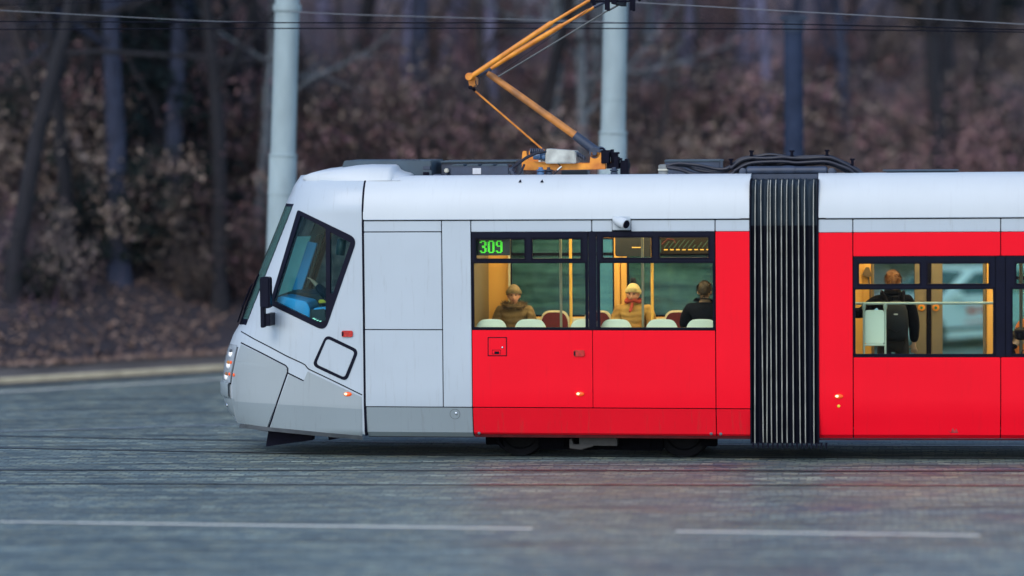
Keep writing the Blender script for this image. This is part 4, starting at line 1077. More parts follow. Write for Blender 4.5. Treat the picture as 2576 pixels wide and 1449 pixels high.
def skin_mesh(chains, root, sub=1):
    """chains of (point, radius) sharing points by position; grown into one surface"""
    bm = bmesh.new(); lay = bm.verts.layers.skin.verify(); idx = {}
    def V(p, r):
        k = tuple(round(c, 4) for c in p)
        if k not in idx:
            v = bm.verts.new(p); v[lay].radius = (r, r); v[lay].use_root = (k == tuple(round(c, 4) for c in root)); idx[k] = v
        return idx[k]
    for ch in chains:
        for (a, ra), (b, rb) in zip(ch, ch[1:]):
            va, vb = V(a, ra), V(b, rb)
            if bm.edges.get((va, vb)) is None: bm.edges.new((va, vb))
    me = bpy.data.meshes.new('sk'); bm.to_mesh(me); bm.free()
    return ev_mesh(me, [('SKIN', dict(branch_smoothing=.6, use_smooth_shade=True)), ('SUBSURF', dict(levels=sub, render_levels=sub))])

def head_mb(c, yaw, pitch=0.0):
    mb = MB(); n, m_ = 20, 14; rows = []
    for i in range(m_+1):
        t = -math.pi/2 + math.pi*i/m_; row = []
        for k in range(n+1):
            p = 2*math.pi*k/n; x, y, z = math.cos(t)*math.cos(p), math.cos(t)*math.sin(p), math.sin(t)
            X, Y, Zz = x*.074, y*.094, z*.118
            if z < 0: X *= 1 + z*.28; Y = Y*(1+z*.12) - .012*(-z)
            if y < -.5 and -.05 < z < .25 and .15 < abs(x) < .6: Y += .010
            if y < -.85 and abs(x) < .25 and -.3 < z < .12: Y -= .012 + .012*max(0, (.12-z))
            if y < -.8 and abs(x) < .35 and -.62 < z < -.42: Y -= .006
            row.append((X, Y, Zz))
        rows.append(row)
    mb.grid(rows)
    for s in (-1, 1): mb.lathe([(.0, -.012), (.022, -.008), (.03, .004), (.018, .012)], (s*.073, .012, -.005), (s*.8, .6, 0), 10)
    mb.lathe([(.016, -.026), (.019, -.012), (.012, .012), (.006, .03)], (0, -.100, -.012), (0, .25, 1), 8)
    Mx = Matrix.Translation(c) @ Matrix.Rotation(yaw, 4, 'Z') @ Matrix.Rotation(pitch, 4, 'X')
    mb.v = [tuple(Mx @ Vector(v)) for v in mb.v]; return mb, Mx

def hand_chains(wr, d, side, curl=.5):
    d = Vector(d).normalized(); side = Vector(side).normalized(); up = d.cross(side).normalized(); wr = Vector(wr)
    palm = wr + d*.05; out = [[(tuple(wr), .028), (tuple(palm), .033)]]
    for k, (o, L) in enumerate(((-.032, .060), (-.011, .075), (.011, .082), (.032, .072))):
        a = palm + side*o + d*.035; b = a + (d*(1-curl*.4) + up*curl*.5)*L*.55; c = b + (d*(1-curl) + up*curl)*L*.45
        out.append([(tuple(palm), .033), (tuple(a), .012), (tuple(b), .0095), (tuple(c), .008)])
    a = wr + d*.03 + side*.04; b = a + (side*.6 + d*.7 + up*.3)*.05
    out.append([(tuple(palm), .033), (tuple(a), .013), (tuple(b), .010)])
    return out

def person(label, loc, rz, J, scale, skinm, coat_m, trouser_m, hat=None, hair=None, scarf=None, puffy=1.0, head=(0, 0), hands=(.5, .5), fur=None, group=None, bag=None):
    P = {k: Vector(v) for k, v in J.items()}
    def c(*items): return [(tuple(P[k]), r) for k, r in items]
    chains = [c(('pelvis', .115), ('spine', .11), ('chest', .125), ('neck', .055), ('head', .06))]
    for s in 'lr':
        chains.append(c(('chest', .125), ('sh'+s, .058), ('el'+s, .043), ('wr'+s, .028)))
        chains.append(c(('pelvis', .115), ('hip'+s, .085), ('kn'+s, .058), ('an'+s, .038), ('to'+s, .035)))
        d = P['wr'+s] - P['el'+s]; side = Vector((1 if s == 'l' else -1, 0, .2)); side = side - d.normalized()*side.dot(d.normalized())
        chains += hand_chains(P['wr'+s], d, -side, hands[0 if s == 'l' else 1])
    me = skin_mesh(chains, P['pelvis'], 1)
    hm, Mx = head_mb(P['head'] + Vector((0, -.012, .03)), head[0], head[1])
    bm = bmesh.new(); bm.from_mesh(me); vv = [bm.verts.new(v) for v in hm.v]
    for f in hm.f:
        try: bm.faces.new([vv[i] for i in f])
        except ValueError: pass
    me2 = bpy.data.meshes.new('person'); bm.to_mesh(me2); bm.free()
    body = ev_mesh(me2, [('REMESH', dict(mode='VOXEL', voxel_size=.0085, use_smooth_shade=True)), ('SMOOTH', dict(factor=.5, iterations=2))])
    body.materials.clear(); body.materials.append(skinm)
    o = bpy.data.objects.new('person', body); COL.objects.link(o); o.location = loc; o.rotation_euler = (0, 0, rz); o.scale = (scale,)*3
    tag(o, label, 'person', group)
    def child(name, me, m):
        me.materials.clear(); me.materials.append(m); return link(name, me, o)
    q = puffy
    ch = [[(tuple(P['pelvis'] + Vector((0, 0, -.06))), .15*q), (tuple(P['pelvis'] + Vector((0, 0, .02))), .155*q), (tuple(P['spine']), .15*q), (tuple(P['chest']), .158*q), (tuple(P['neck'] + Vector((0, .012, -.02))), .108*q), (tuple(P['neck'] + Vector((0, .022, .055))), .102)]]
    for s in 'lr':
        e, w = P['el'+s], P['wr'+s]; ch.append([(tuple(P['chest']), .158*q), (tuple(P['sh'+s]), .083*q), (tuple(P['sh'+s].lerp(e, .5)), .076*q), (tuple(e), .068*q), (tuple(e.lerp(w, .6)), .058*q), (tuple(e.lerp(w, .95)), .046*q)])
    co = child('coat', skin_mesh(ch, P['pelvis'] + Vector((0, 0, -.06)), 2), coat_m)
    ch = []
    for s in 'lr': ch.append([(tuple(P['pelvis']), .14), (tuple(P['hip'+s]), .10), (tuple(P['hip'+s].lerp(P['kn'+s], .5)), .09), (tuple(P['kn'+s]), .074), (tuple(P['kn'+s].lerp(P['an'+s], .9)), .056)])
    child('trousers', skin_mesh(ch, P['pelvis'], 1), trouser_m)
    for s in 'lr':
        mb = MB(); a, t = P['an'+s], P['to'+s]; d = (t-a); d.z = 0; d = d.normalized() if d.length > .01 else Vector((0, -1, 0)); b = Vector((a.x, a.y, a.z-.05))
        mb.tube([b - d*.07, b - d*.02, b + d*.08, b + d*.16], [.035, .045, .042, .03], 10); mb.build('shoe', rubber, o)
    def shell(name, m, sc, zmin, front=None, off=(0, 0, 0)):
        hb, _ = head_mb(Vector((0, 0, 0)), 0); mb = MB(); hv = []
        ok = []
        for v in hb.v[:21*15]:
            x, y, z = v; hv.append(Mx @ Vector((x*sc[0]+off[0], y*sc[1]+off[1], z*sc[2]+off[2])))
            ok.append(z > zmin(y))
        mb.v = [tuple(v) for v in hv]; mb.f = [f for f in hb.f[:20*14] if all(ok[i] for i in f)]
        return mb.build(name, m, o, angle=80)
    if hair:
        hs_ = shell('hair', hair, (1.34, 1.22, 1.12), lambda y: .045 - 1.3*max(-.06, min(.11, y+.02)), off=(0, .008, .006)); rg = random.Random(8); mb = MB()
        for _ in range(1100):
            t = rg.uniform(-.75, 1.57); p = rg.uniform(0, 6.283); n = Vector((math.cos(t)*math.cos(p), math.cos(t)*math.sin(p), math.sin(t))); c = Vector((n.x*.099, n.y*.114+.008, n.z*.131+.006))
            if c.z < .045 - 1.3*max(-.06, min(.11, c.y+.02)): continue
            e = c + n*.016 + Vector((rg.gauss(0, .009), rg.gauss(0, .009), -.012 + rg.gauss(0, .008))); w = n.orthogonal().normalized()*.005; a_, b_2, e_ = Mx @ (c-w), Mx @ (c+w), Mx @ e; mb.add([a_, b_2, e_], [(0, 1, 2)])
        mb.build('hair_strands', hair, hs_, smooth=False)
    if hat:
        h = shell('hat', hat[0], (1.38, 1.26, 1.20), lambda y: .030 - .35*max(0, y), off=(0, .004, .018))
        mb = MB(); mb.lathe([(.085, -.024), (.104, -.026), (.109, .0), (.104, .026), (.085, .03)], (0, 0, 0), (0, 0, 1), 20); mb.v = [tuple(Mx @ Vector((v[0], v[1]*1.18+.004, v[2]+.045+v[1]*-.25))) for v in mb.v]; mb.build('hat_brim', hat[0], h)
        if len(hat) > 1:
            mb = MB(); rg = random.Random(3)
            for _ in range(160):
                d = Vector((rg.gauss(0, 1), rg.gauss(0, 1), rg.gauss(0, 1))).normalized(); a = Mx @ Vector((0, .01, .185)); e = d.orthogonal().normalized()*.008
                mb.add([a + d*.01 - e, a + d*.01 + e, a + d*.055], [(0, 1, 2)])
            mb.lathe([(.0, -.045), (.03, -.035), (.042, 0), (.03, .035), (0, .045)], Mx @ Vector((0, .01, .185)), (0, 0, 1), 12); mb.build('bobble', hat[1], h)
    if scarf:
        mb = MB(); pts = []
        for k in range(19):
            a = 2*math.pi*k/18; pts.append(P['neck'] + Vector((.098*math.cos(a), .10*math.sin(a) - .015, .045 + .012*math.sin(3*a))))
        mb.tube(pts, .026, 8); mb.tube([P['neck'] + Vector((.0, -.12, .02)), P['neck'] + Vector((-.015, -.165, -.06)), P['chest'] + Vector((-.03, -.18*q, .04))], [.02, .024, .015], 8); mb.build('scarf', scarf, o)
    if fur:
        mb = MB(); rg = random.Random(6)
        for k in range(520):
            a = rg.uniform(0, 6.283); tt = rg.uniform(0, 6.283); c = P['neck'] + Vector((.130*math.cos(a), .125*math.sin(a) - .015, -.015)); n = Vector((math.cos(a)*math.cos(tt), math.sin(a)*math.cos(tt), math.sin(tt))); b = c + n*.035; e = (b + n*.04 + Vector((rg.gauss(0, .012), rg.gauss(0, .012), rg.gauss(0, .012)))); w = n.orthogonal().normalized()*.006; mb.add([b-w, b+w, e], [(0, 1, 2)])
        pts = [P['neck'] + Vector((.130*math.cos(2*math.pi*k/18), .125*math.sin(2*math.pi*k/18)-.015, -.015)) for k in range(19)]; mb.tube(pts, .04, 8); mb.build('fur_collar', fur, o)
    # eyes and mouth
    mb = MB()
    for s in (-1, 1):
        cc = Mx @ Vector((s*.030, -.086, .016)); mb.lathe([(.0, -.010), (.008, -.006), (.010, 0), (.008, .006), (0, .010)], cc, (0, 0, 1), 8)
    mb.build('eyes', mat('eye_dark', (.03, .025, .02), .2), o)
    mb = MB(); mb.tube([Mx @ Vector((-.022, -.094, -.058)), Mx @ Vector((0, -.102, -.056)), Mx @ Vector((.022, -.094, -.058))], [.003, .006, .003], 6); mb.build('mouth', mat('lips', (.35, .10, .08), .5), o)
    return o

skin_a = mat('skin_flushed', (.72, .36, .24), .5, 0, .12, 14); skin_b = mat('skin_light', (.55, .34, .22), .5, 0, .1, 14)
coat_tan = puffer('tan_coat', (.25, .165, .075), (.09, .06, .03)); coat_mus = puffer('mustard_coat', (.50, .30, .09), (.30, .16, .045))
coat_navy = mat('navy_coat', (.006, .009, .018), .9, 0, .4, 8, bump=.3, bscale=30, spec=.08); coat_blk = mat('black_coat', (.004, .005, .010), .9, 0, .4, 8, bump=.3, bscale=30, spec=.08)
trou = mat('dark_trousers', (.012, .013, .018), .85, 0, .3, 10); wool_olive = mat('olive_wool', (.27, .20, .11), .95, 0, .25, 40, bump=.5, bscale=90)
wool_cream = mat('cream_wool', (.72, .58, .28), .95, 0, .15, 40, bump=.5, bscale=90); wool_dark = mat('dark_wool', (.02, .022, .04), .95, 0, .3, 40)
hair_br = mat('brown_hair', (.030, .020, .015), .6, 0, .4, 60); hair_gi = mat('ginger_hair', (.20, .075, .022), .6, 0, .4, 60); scarf_r = mat('red_scarf', (.42, .06, .04), .9, 0, .3, 30)

SIT = dict(pelvis=(0, 0, .56), spine=(0, .02, .74), chest=(0, .0, .94), neck=(0, -.01, 1.07), head=(0, -.04, 1.165), shl=(.20, 0, 1.02), shr=(-.20, 0, 1.02),
           ell=(.26, -.06, .74), elr=(-.26, -.06, .74), wrl=(.09, -.27, .66), wrr=(-.09, -.27, .66), hipl=(.10, -.04, .54), hipr=(-.10, -.04, .54),
           knl=(.12, -.44, .55), knr=(-.12, -.44, .55), anl=(.12, -.44, .10), anr=(-.12, -.44, .10), tol=(.13, -.58, .05), tor=(-.13, -.58, .05))
def seat_person(label, fr, px, py_headc, w, zf, rz, J, **kw):
    u, z = fr.S(px, py_headc, w); sc = (z - zf)/1.195; p = fr.P(u, w, zf)
    return person(label, p, rz, J, sc, **kw)
seat_person('person in an olive hat and tan puffer coat, seated behind the window showing 309', C1, 1294, 744, 1.93, ZF1, R(-9), SIT, skinm=skin_a, coat_m=coat_tan, trouser_m=trou, hat=(wool_olive,), fur=mat('brown_fur', (.13, .085, .045), .95, 0, .5, 30), puffy=1.15, head=(R(8), 0))
J = dict(SIT); 
seat_person('person in a cream bobble hat, mustard coat and red scarf, seated in the tram', C1, 1594, 741, 1.93, ZF1, R(-9), J, skinm=skin_a, coat_m=coat_mus, trouser_m=trou, hat=(wool_cream, wool_dark), scarf=scarf_r, puffy=1.15, head=(R(-6), 0))
J = dict(SIT); J.update(ell=(.24, -.16, .78), wrl=(.08, -.36, .70), elr=(-.24, -.12, .76))
seat_person('bareheaded person in a dark navy coat, seated side-on by the bellows end', C1, 1774, 735, 1.62, ZF1, R(-9-165), J, skinm=skin_b, coat_m=coat_navy, trouser_m=trou, hair=hair_br, puffy=1.22, head=(R(-12), R(8)))
STD = dict(pelvis=(0, 0, .95), spine=(0, .01, 1.13), chest=(0, .02, 1.33), neck=(0, .0, 1.48), head=(0, -.02, 1.585), shl=(.19, .01, 1.42), shr=(-.19, .01, 1.42),
           ell=(.36, -.05, 1.24), elr=(-.25, .03, 1.12), wrl=(.56, -.20, 1.24), wrr=(-.25, -.06, .88), hipl=(.10, 0, .92), hipr=(-.10, 0, .92),
           knl=(.11, -.02, .50), knr=(-.12, -.03, .50), anl=(.11, .02, .09), anr=(-.13, .02, .09), tol=(.12, -.12, .04), tor=(-.14, -.12, .04))
u, z = C2.S(2246, 709, 1.35); scm = (z-ZF2)/1.615; pm = C2.P(u, 1.35, ZF2)
person('ginger-haired person in a black coat, standing with back turned at the tram door', pm, R(180-6), STD, scm, skin_b, coat_blk, trou, hair=hair_gi, puffy=1.08, head=(R(4), 0))
# backpack
bag = empty('backpack', pm, R(180-6)); bag.scale = (scm,)*3
tag(bag, 'black backpack worn by the standing person at the tram door', 'backpack')
mb = MB()
rows = []
for k, (z, hw, d0, d1) in enumerate(((.92, .05, .17, .22), (.94, .12, .16, .30), (1.0, .145, .155, .335), (1.14, .15, .155, .345), (1.28, .14, .155, .315), (1.36, .11, .155, .26), (1.405, .05, .16, .21))):
    rows.append([(-.03+x*hw, y, z) for x, y in ((-.9, d0), (-1, d0+.02), (-1, d1-.04), (-.8, d1-.005), (0, d1), (.8, d1-.005), (1, d1-.04), (1, d0+.02), (.9, d0), (-.9, d0))])
mb.grid(rows); mb.add(rows[0][:-1], [tuple(range(9))]); mb.add(rows[-1][:-1], [tuple(range(9))]); bb = mb.build('bag_body', mat('nylon_black', (.008, .012, .020), .7, 0, .3, 12, spec=.2), bag, angle=60)
mb = MB(); mb.tube([(-.11, .30, 1.26), (-.13, .335, 1.1), (-.03, .352, 1.04), (.07, .335, 1.1), (.05, .30, 1.26)], .006, 6); mb.build('front_pocket_zip', rubber, bag)
mb = MB(); mb.tube([(-.07, .19, 1.39), (-.06, .22, 1.45), (0, .22, 1.45), (.01, .19, 1.39)], .009, 6); mb.build('carry_loop', rubber, bag)
mb = MB(); mb.box(-.055, -.005, .323, .330, 1.243, 1.258); mb.build('zip_pull', alu, bag, bevel=.003)
for s in (-1, 1):
    mb = MB(); mb.tube([(-.03+s*.09, .17, 1.36), (s*.12, .10, 1.50), (s*.13, -.06, 1.50), (s*.14, -.15, 1.36), (s*.16, -.08, 1.1), (-.03+s*.13, .15, 1.0)], .018, 6); mb.build('shoulder_strap', rubber, bag)
# driver
J = dict(SIT); J.update(ell=(.27, -.26, 1.06), wrl=(.17, -.46, 1.24), elr=(-.27, -.14, .80), wrr=(-.20, -.38, .74))
u, z = C1.S(897, 722, 1.1); 
person('driver in a dark jacket, one hand raised behind the cab side window', C1.P(u, 1.1, .80), R(-9-90), J, (z-.80)/1.195, skin_b, coat_navy, trou, hair=hair_br, head=(0, 0))
# passenger at the frame edge with a red and white bag
J = dict(SIT); J.update(chest=(0, -.06, .90), neck=(0, -.14, 1.02), head=(0, -.22, 1.12), shl=(.19, -.06, .96), shr=(-.19, -.06, .96))
J.update(wrl=(.10, -.30, .80), wrr=(-.08, -.33, .80))
u, z = C2.S(2522, 842, 1.0)
person('person in a dark coat half hidden by the window pillar beside the orange seat', C2.P(u, .95, ZF2), R(84), J, .9, skin_b, coat_blk, trou, hair=hair_br, head=(0, R(25)))
hb = empty('tote_bag', C2.P(*[C2.S(2566, 880, .6)[0], .6, ZF2]), R(-6)); tag(hb, 'red and white bag upright in the last window at the right edge', 'bag')
mb = MB(); mb.prism([(-.06, .45), (.0, .78), (.05, .80), (.02, .45)], -.05, .05); mb.build('red_side', mat('bag_red', (.45, .02, .03), .5, 0, .2, 8), hb, bevel=.01)
mb = MB(); mb.prism([(.025, .45), (.055, .73), (.20, .73), (.18, .45)], -.05, .05); mb.build('white_front', mat('bag_white', (.6, .66, .6), .5, 0, .1, 8), hb, bevel=.01)
mb = MB(); mb.tube([(.0, 0, .78), (.03, 0, .9), (.12, 0, .9), (.15, 0, .73)], .01, 6); mb.build('bag_handle', rubber, hb)
# ------------------------------------------------------------------ road, rails, kerb
def sett_material():
    m = bpy.data.materials.new('wet_setts'); m.use_nodes = True; nt = m.node_tree; b = nt.nodes['Principled BSDF']; b.inputs['Specular IOR Level'].default_value = .3; N = nt.nodes.new; Lk = nt.links.new
    tc = N('ShaderNodeTexCoord'); mp = N('ShaderNodeMapping'); mp.inputs['Rotation'].default_value = (0, 0, R(7)); Lk(tc.outputs['Object'], mp.inputs['Vector'])
    wn = N('ShaderNodeTexNoise'); wn.inputs['Scale'].default_value = 1.2; wn.inputs['Detail'].default_value = 3; Lk(mp.outputs['Vector'], wn.inputs['Vector'])
    vm = N('ShaderNodeVectorMath'); vm.operation = 'MULTIPLY_ADD'; vm.inputs[1].default_value = (.22, .22, 0); Lk(wn.outputs['Color'], vm.inputs[0]); Lk(mp.outputs['Vector'], vm.inputs[2])
    br = N('ShaderNodeTexBrick'); br.inputs['Scale'].default_value = 1; br.inputs['Brick Width'].default_value = .17; br.inputs['Row Height'].default_value = .13; br.inputs['Mortar Size'].default_value = .011; br.inputs['Mortar Smooth'].default_value = .4
    br.inputs['Color1'].default_value = (0, 0, 0, 1); br.inputs['Color2'].default_value = (1, 1, 1, 1); br.inputs['Mortar'].default_value = (.4, .4, .4, 1); br.inputs['Bias'].default_value = 0
    Lk(vm.outputs[0], br.inputs['Vector'])
    cr = N('ShaderNodeValToRGB'); e = cr.color_ramp.elements; e[0].position = 0; e[0].color = (0.104, 0.141, 0.137, 1); e[1].position = 1; e[1].color = (0.270, 0.324, 0.265, 1)
    k = e.new(.35); k.color = (0.158, 0.204, 0.187, 1); k = e.new(.6); k.color = (0.183, 0.226, 0.197, 1); k = e.new(.86); k.color = (0.231, 0.256, 0.192, 1)
    Lk(br.outputs['Color'], cr.inputs['Fac'])
    # brown and reddish stones in patches
    pn = N('ShaderNodeTexNoise'); pn.inputs['Scale'].default_value = .55; pn.inputs['Detail'].default_value = 4; Lk(mp.outputs['Vector'], pn.inputs['Vector'])
    pr = N('ShaderNodeMapRange'); pr.inputs['From Min'].default_value = .54; pr.inputs['From Max'].default_value = .72; Lk(pn.outputs['Fac'], pr.inputs['Value'])
    sx = N('ShaderNodeSeparateXYZ'); Lk(tc.outputs['Object'], sx.inputs[0])
    gx = N('ShaderNodeMapRange'); gx.inputs['From Min'].default_value = -1.5; gx.inputs['From Max'].default_value = 3.0; gx.inputs['To Min'].default_value = .05; Lk(sx.outputs['X'], gx.inputs['Value'])
    mu = N('ShaderNodeMath'); mu.operation = 'MULTIPLY'; Lk(pr.outputs['Result'], mu.inputs[0]); Lk(gx.outputs['Result'], mu.inputs[1])
    r2 = N('ShaderNodeValToRGB'); e = r2.color_ramp.elements; e[0].position = .1; e[0].color = (.085, .10, .14, 1); e[1].position = .95; e[1].color = (.29, .235, .175, 1); k = e.new(.5); k.color = (.165, .105, .110, 1)
    Lk(br.outputs['Color'], r2.inputs['Fac'])
    mx = N('ShaderNodeMixRGB'); Lk(mu.outputs[0], mx.inputs[0]); Lk(cr.outputs['Color'], mx.inputs[1]); Lk(r2.outputs['Color'], mx.inputs[2])
    # long streaks along the direction of travel
    ms = N('ShaderNodeMapping'); ms.inputs['Rotation'].default_value = (0, 0, R(7)); ms.inputs['Scale'].default_value = (.22, 3.0, 1); Lk(tc.outputs['Object'], ms.inputs['Vector'])
    sn = N('ShaderNodeTexNoise'); sn.inputs['Scale'].default_value = 1.6; sn.inputs['Detail'].default_value = 7; sn.inputs['Roughness'].default_value = .65; Lk(ms.outputs['Vector'], sn.inputs['Vector'])
    sr = N('ShaderNodeMapRange'); sr.inputs['From Min'].default_value = .3; sr.inputs['From Max'].default_value = .7; sr.inputs['To Min'].default_value = .30; sr.inputs['To Max'].default_value = 1.55; Lk(sn.outputs['Fac'], sr.inputs['Value'])
    mf = N('ShaderNodeMapping'); mf.inputs['Rotation'].default_value = (0, 0, R(7)); mf.inputs['Scale'].default_value = (.30, 7.6, 1); Lk(tc.outputs['Object'], mf.inputs['Vector'])
    fn2 = N('ShaderNodeTexNoise'); fn2.inputs['Scale'].default_value = 1; fn2.inputs['Detail'].default_value = 3; fn2.inputs['Roughness'].default_value = .6; Lk(mf.outputs['Vector'], fn2.inputs['Vector'])
    fr2 = N('ShaderNodeMapRange'); fr2.inputs['From Min'].default_value = .3; fr2.inputs['From Max'].default_value = .7; fr2.inputs['To Min'].default_value = .40; fr2.inputs['To Max'].default_value = 1.6; Lk(fn2.outputs['Fac'], fr2.inputs['Value'])
    mq = N('ShaderNodeMath'); mq.operation = 'MULTIPLY'; Lk(sr.outputs['Result'], mq.inputs[0]); Lk(fr2.outputs['Result'], mq.inputs[1])
    m3 = N('ShaderNodeVectorMath'); m3.operation = 'SCALE'; Lk(mx.outputs[0], m3.inputs[0]); Lk(mq.outputs[0], m3.inputs['Scale'])
    # mortar
    mm = N('ShaderNodeMixRGB'); mm.inputs[2].default_value = (.085, .10, .112, 1); Lk(br.outputs['Fac'], mm.inputs[0]); Lk(m3.outputs[0], mm.inputs[1]); Lk(mm.outputs[0], b.inputs['Base Color'])
    rr = N('ShaderNodeMapRange'); rr.inputs['From Min'].default_value = .3; rr.inputs['From Max'].default_value = .7; rr.inputs['To Min'].default_value = .42; rr.inputs['To Max'].default_value = .7; Lk(sn.outputs['Fac'], rr.inputs['Value']); Lk(rr.outputs['Result'], b.inputs['Roughness'])
    inv = N('ShaderNodeMath'); inv.operation = 'SUBTRACT'; inv.inputs[0].default_value = 1; Lk(br.outputs['Fac'], inv.inputs[1])
    fn = N('ShaderNodeTexNoise'); fn.inputs['Scale'].default_value = 14; fn.inputs['Detail'].default_value = 5; Lk(mp.outputs['Vector'], fn.inputs['Vector'])
    ad = N('ShaderNodeMath'); ad.operation = 'MULTIPLY_ADD'; ad.inputs[1].default_value = 1.2; Lk(fn.outputs['Fac'], ad.inputs[0]); Lk(inv.outputs[0], ad.inputs[2])
    bp = N('ShaderNodeBump'); bp.inputs['Strength'].default_value = .55; bp.inputs['Distance'].default_value = .012; Lk(ad.outputs[0], bp.inputs['Height']); Lk(bp.outputs['Normal'], b.inputs['Normal'])
    return m
setts = sett_material()
mb = MB(); mb.grid([[(-260 + 20*i, -160 + 20*j, 0) for i in range(27)] for j in range(24)])
tag(mb.build('road', setts, smooth=False), 'blue-grey wet stone sett road with tram tracks', None, kind='structure')

steel = mat('rail_steel', (.30, .33, .37), .28, .85, .35, 3, stretch=(1, 8, 1)); groove = mat('rail_groove', (.010, .010, .014), .7)
def line_mesh(mb, P, o0, o1, z):
    rows = []
    for i, p in enumerate(P):
        d = (P[min(i+1, len(P)-1)] - P[max(0, i-1)]).normalized(); n = Vector((-d.y, d.x))
        a, b = p + n*o0, p + n*o1; rows.append([(a.x, a.y, z), (b.x, b.y, z)])
    mb.grid(rows)
def rail(P, label, steel=steel):
    mb = MB(); line_mesh(mb, P, -.03, .03, .008)
    o = mb.build('tram_rail', steel, smooth=False); tag(o, label, 'rail', 'tram rails set in the road')
    mb = MB(); line_mesh(mb, P, -.058, -.0305, .004); line_mesh(mb, P, .0305, .038, .004); mb.build('rail_groove', groove, o, smooth=False)
def path(off):
    out = []; x, y = .19, 1.215; pts = {}
    def yaw(x): return R(9 - x*.55) if x > 0 else R(9 - x*1.1)
    fw, bw = [], []
    px, py = x, y
    while px < 45: fw.append(Vector((px, py))); a = max(yaw(px), R(0)); px += .5; py -= .5*math.tan(a)
    px, py = x, y
    while px > -22: px -= .5; a = min(yaw(px), R(20)); py += .5*math.tan(a); bw.append(Vector((px, py)))
    C = bw[::-1] + fw; res = []
    for i, p in enumerate(C):
        d = (C[min(i+1, len(C)-1)] - C[max(0, i-1)]).normalized(); res.append(p + Vector((-d.y, d.x))*off)
    return res
rail(path(-.7175), 'rail under the near wheels of the tram'); rail(path(.7175), 'rail under the far side of the tram')
def straight(a, b, n=30, e0=-20, e1=40):
    a, b = Vector(a), Vector(b); d = (b-a).normalized(); return [a + d*(e0 + (e1-e0)*k/n) for k in range(n+1)]
rail(straight((-6.2, -.62), (6, -1.72)), 'rail of the empty track just in front of the tram'); rail(straight((-5.9, -2.10), (5, -3.12)), 'rail of the empty track nearest the dashed white line')
a, b = ground_pt(0, 1087), ground_pt(560, 1070); rail(straight(a.xy, b.xy, 20, -12, 13), 'diverging rail ahead of the tram, beyond its own track', mat('rail_glint_tone', (.34, .38, .42), .7, 0, .3, 3))  # glint along this rail painted as a lighter, non-metal colour

line_p = bpy.data.materials.new('worn_line_paint'); line_p.use_nodes = True
nt = line_p.node_tree; b_ = nt.nodes['Principled BSDF']; b_.inputs['Base Color'].default_value = (.95, .90, .74, 1); b_.inputs['Roughness'].default_value = .55
tc = nt.nodes.new('ShaderNodeTexCoord'); nz = nt.nodes.new('ShaderNodeTexNoise'); nz.inputs['Scale'].default_value = 9; nz.inputs['Detail'].default_value = 6
nt.links.new(tc.outputs['Object'], nz.inputs['Vector']); rp = nt.nodes.new('ShaderNodeValToRGB'); rp.color_ramp.elements[0].position = .22; rp.color_ramp.elements[1].position = .36
nt.links.new(nz.outputs['Fac'], rp.inputs['Fac']); nt.links.new(rp.outputs['Color'], b_.inputs['Alpha'])
def marking(p0, p1, wd, m=line_p, label=None):
    a, b = ground_pt(*p0).xy, ground_pt(*p1).xy; mb = MB(); line_mesh(mb, [a.lerp(b, k/12) for k in range(13)], -wd/2, wd/2, .004)
    o = mb.build('road_marking', m, smooth=False); tag(o, label, None, kind='structure')
marking((190, 1315.5), (1340, 1330.5), .095, label='long white road line in front of the tram'); marking((1700, 1337), (2465, 1347.5), .095, label='white road line at the lower right')
marking((-300, 1309), (186, 1315.4), .07, label='worn white road line at the left edge')
marking((-400, 1010), (600, 951.5), .12, label='pale line along the kerb'); marking((340, 994), (640, 983), .07, mat('faded_yellow', (.30, .27, .18), .6), label='faded yellow road line')

K0, K1 = ground_pt(0, 966), ground_pt(560, 932)
KD = (K1 - K0).xy.normalized(); KN_ = Vector((-KD.y, KD.x)); KO = K0.xy
def kpt(a, s, z=0.0):
    p = KO + KD*a + KN_*s; return Vector((p.x, p.y, z))
def kcoord(x, y):
    q = Vector((x, y)) - KO; return q.dot(KD), q.dot(KN_)
kerb_shade_m = mat('kerb_shade_dark', (.032, .033, .036), .85, 0, .3, 3, bump=.3)  # dark colour stands in for the shaded face of the kerb
mb = MB(); mb.grid([[kpt(-40 + k, s, .004) for s in (-.62, -.3, -.002)] for k in range(0, 141)]); tag(mb.build('kerb_shade_strip', kerb_shade_m), 'dark strip along the kerb, painting the shade of its face', None, kind='structure')
kerb_m = mat('kerb_stone', (.48, .41, .27), .8, 0, .25, 3, bump=.3); walk_m = mat('pavement_dirt', (.10, .085, .075), .85, 0, .35, 1.5, bump=.3, bscale=25)
mb = MB(); secs = []
for k in range(0, 141):
    a = -40 + k; secs.append([kpt(a, 0, -.05), kpt(a, .012, .07), kpt(a, .03, .085), kpt(a, .18, .09), kpt(a, .18, -.05)])
mb.grid(secs); tag(mb.build('kerb', kerb_m, angle=30), 'pale stone kerb along the far side of the road', None, kind='structure')
mb = MB(); mb.grid([[kpt(-40 + k, s, .08 + .02*s) for s in (.182, .8, 1.4, 2.2)] for k in range(0, 141)]); tag(mb.build('pavement', walk_m), 'dirty strip of pavement behind the kerb', None, kind='structure')

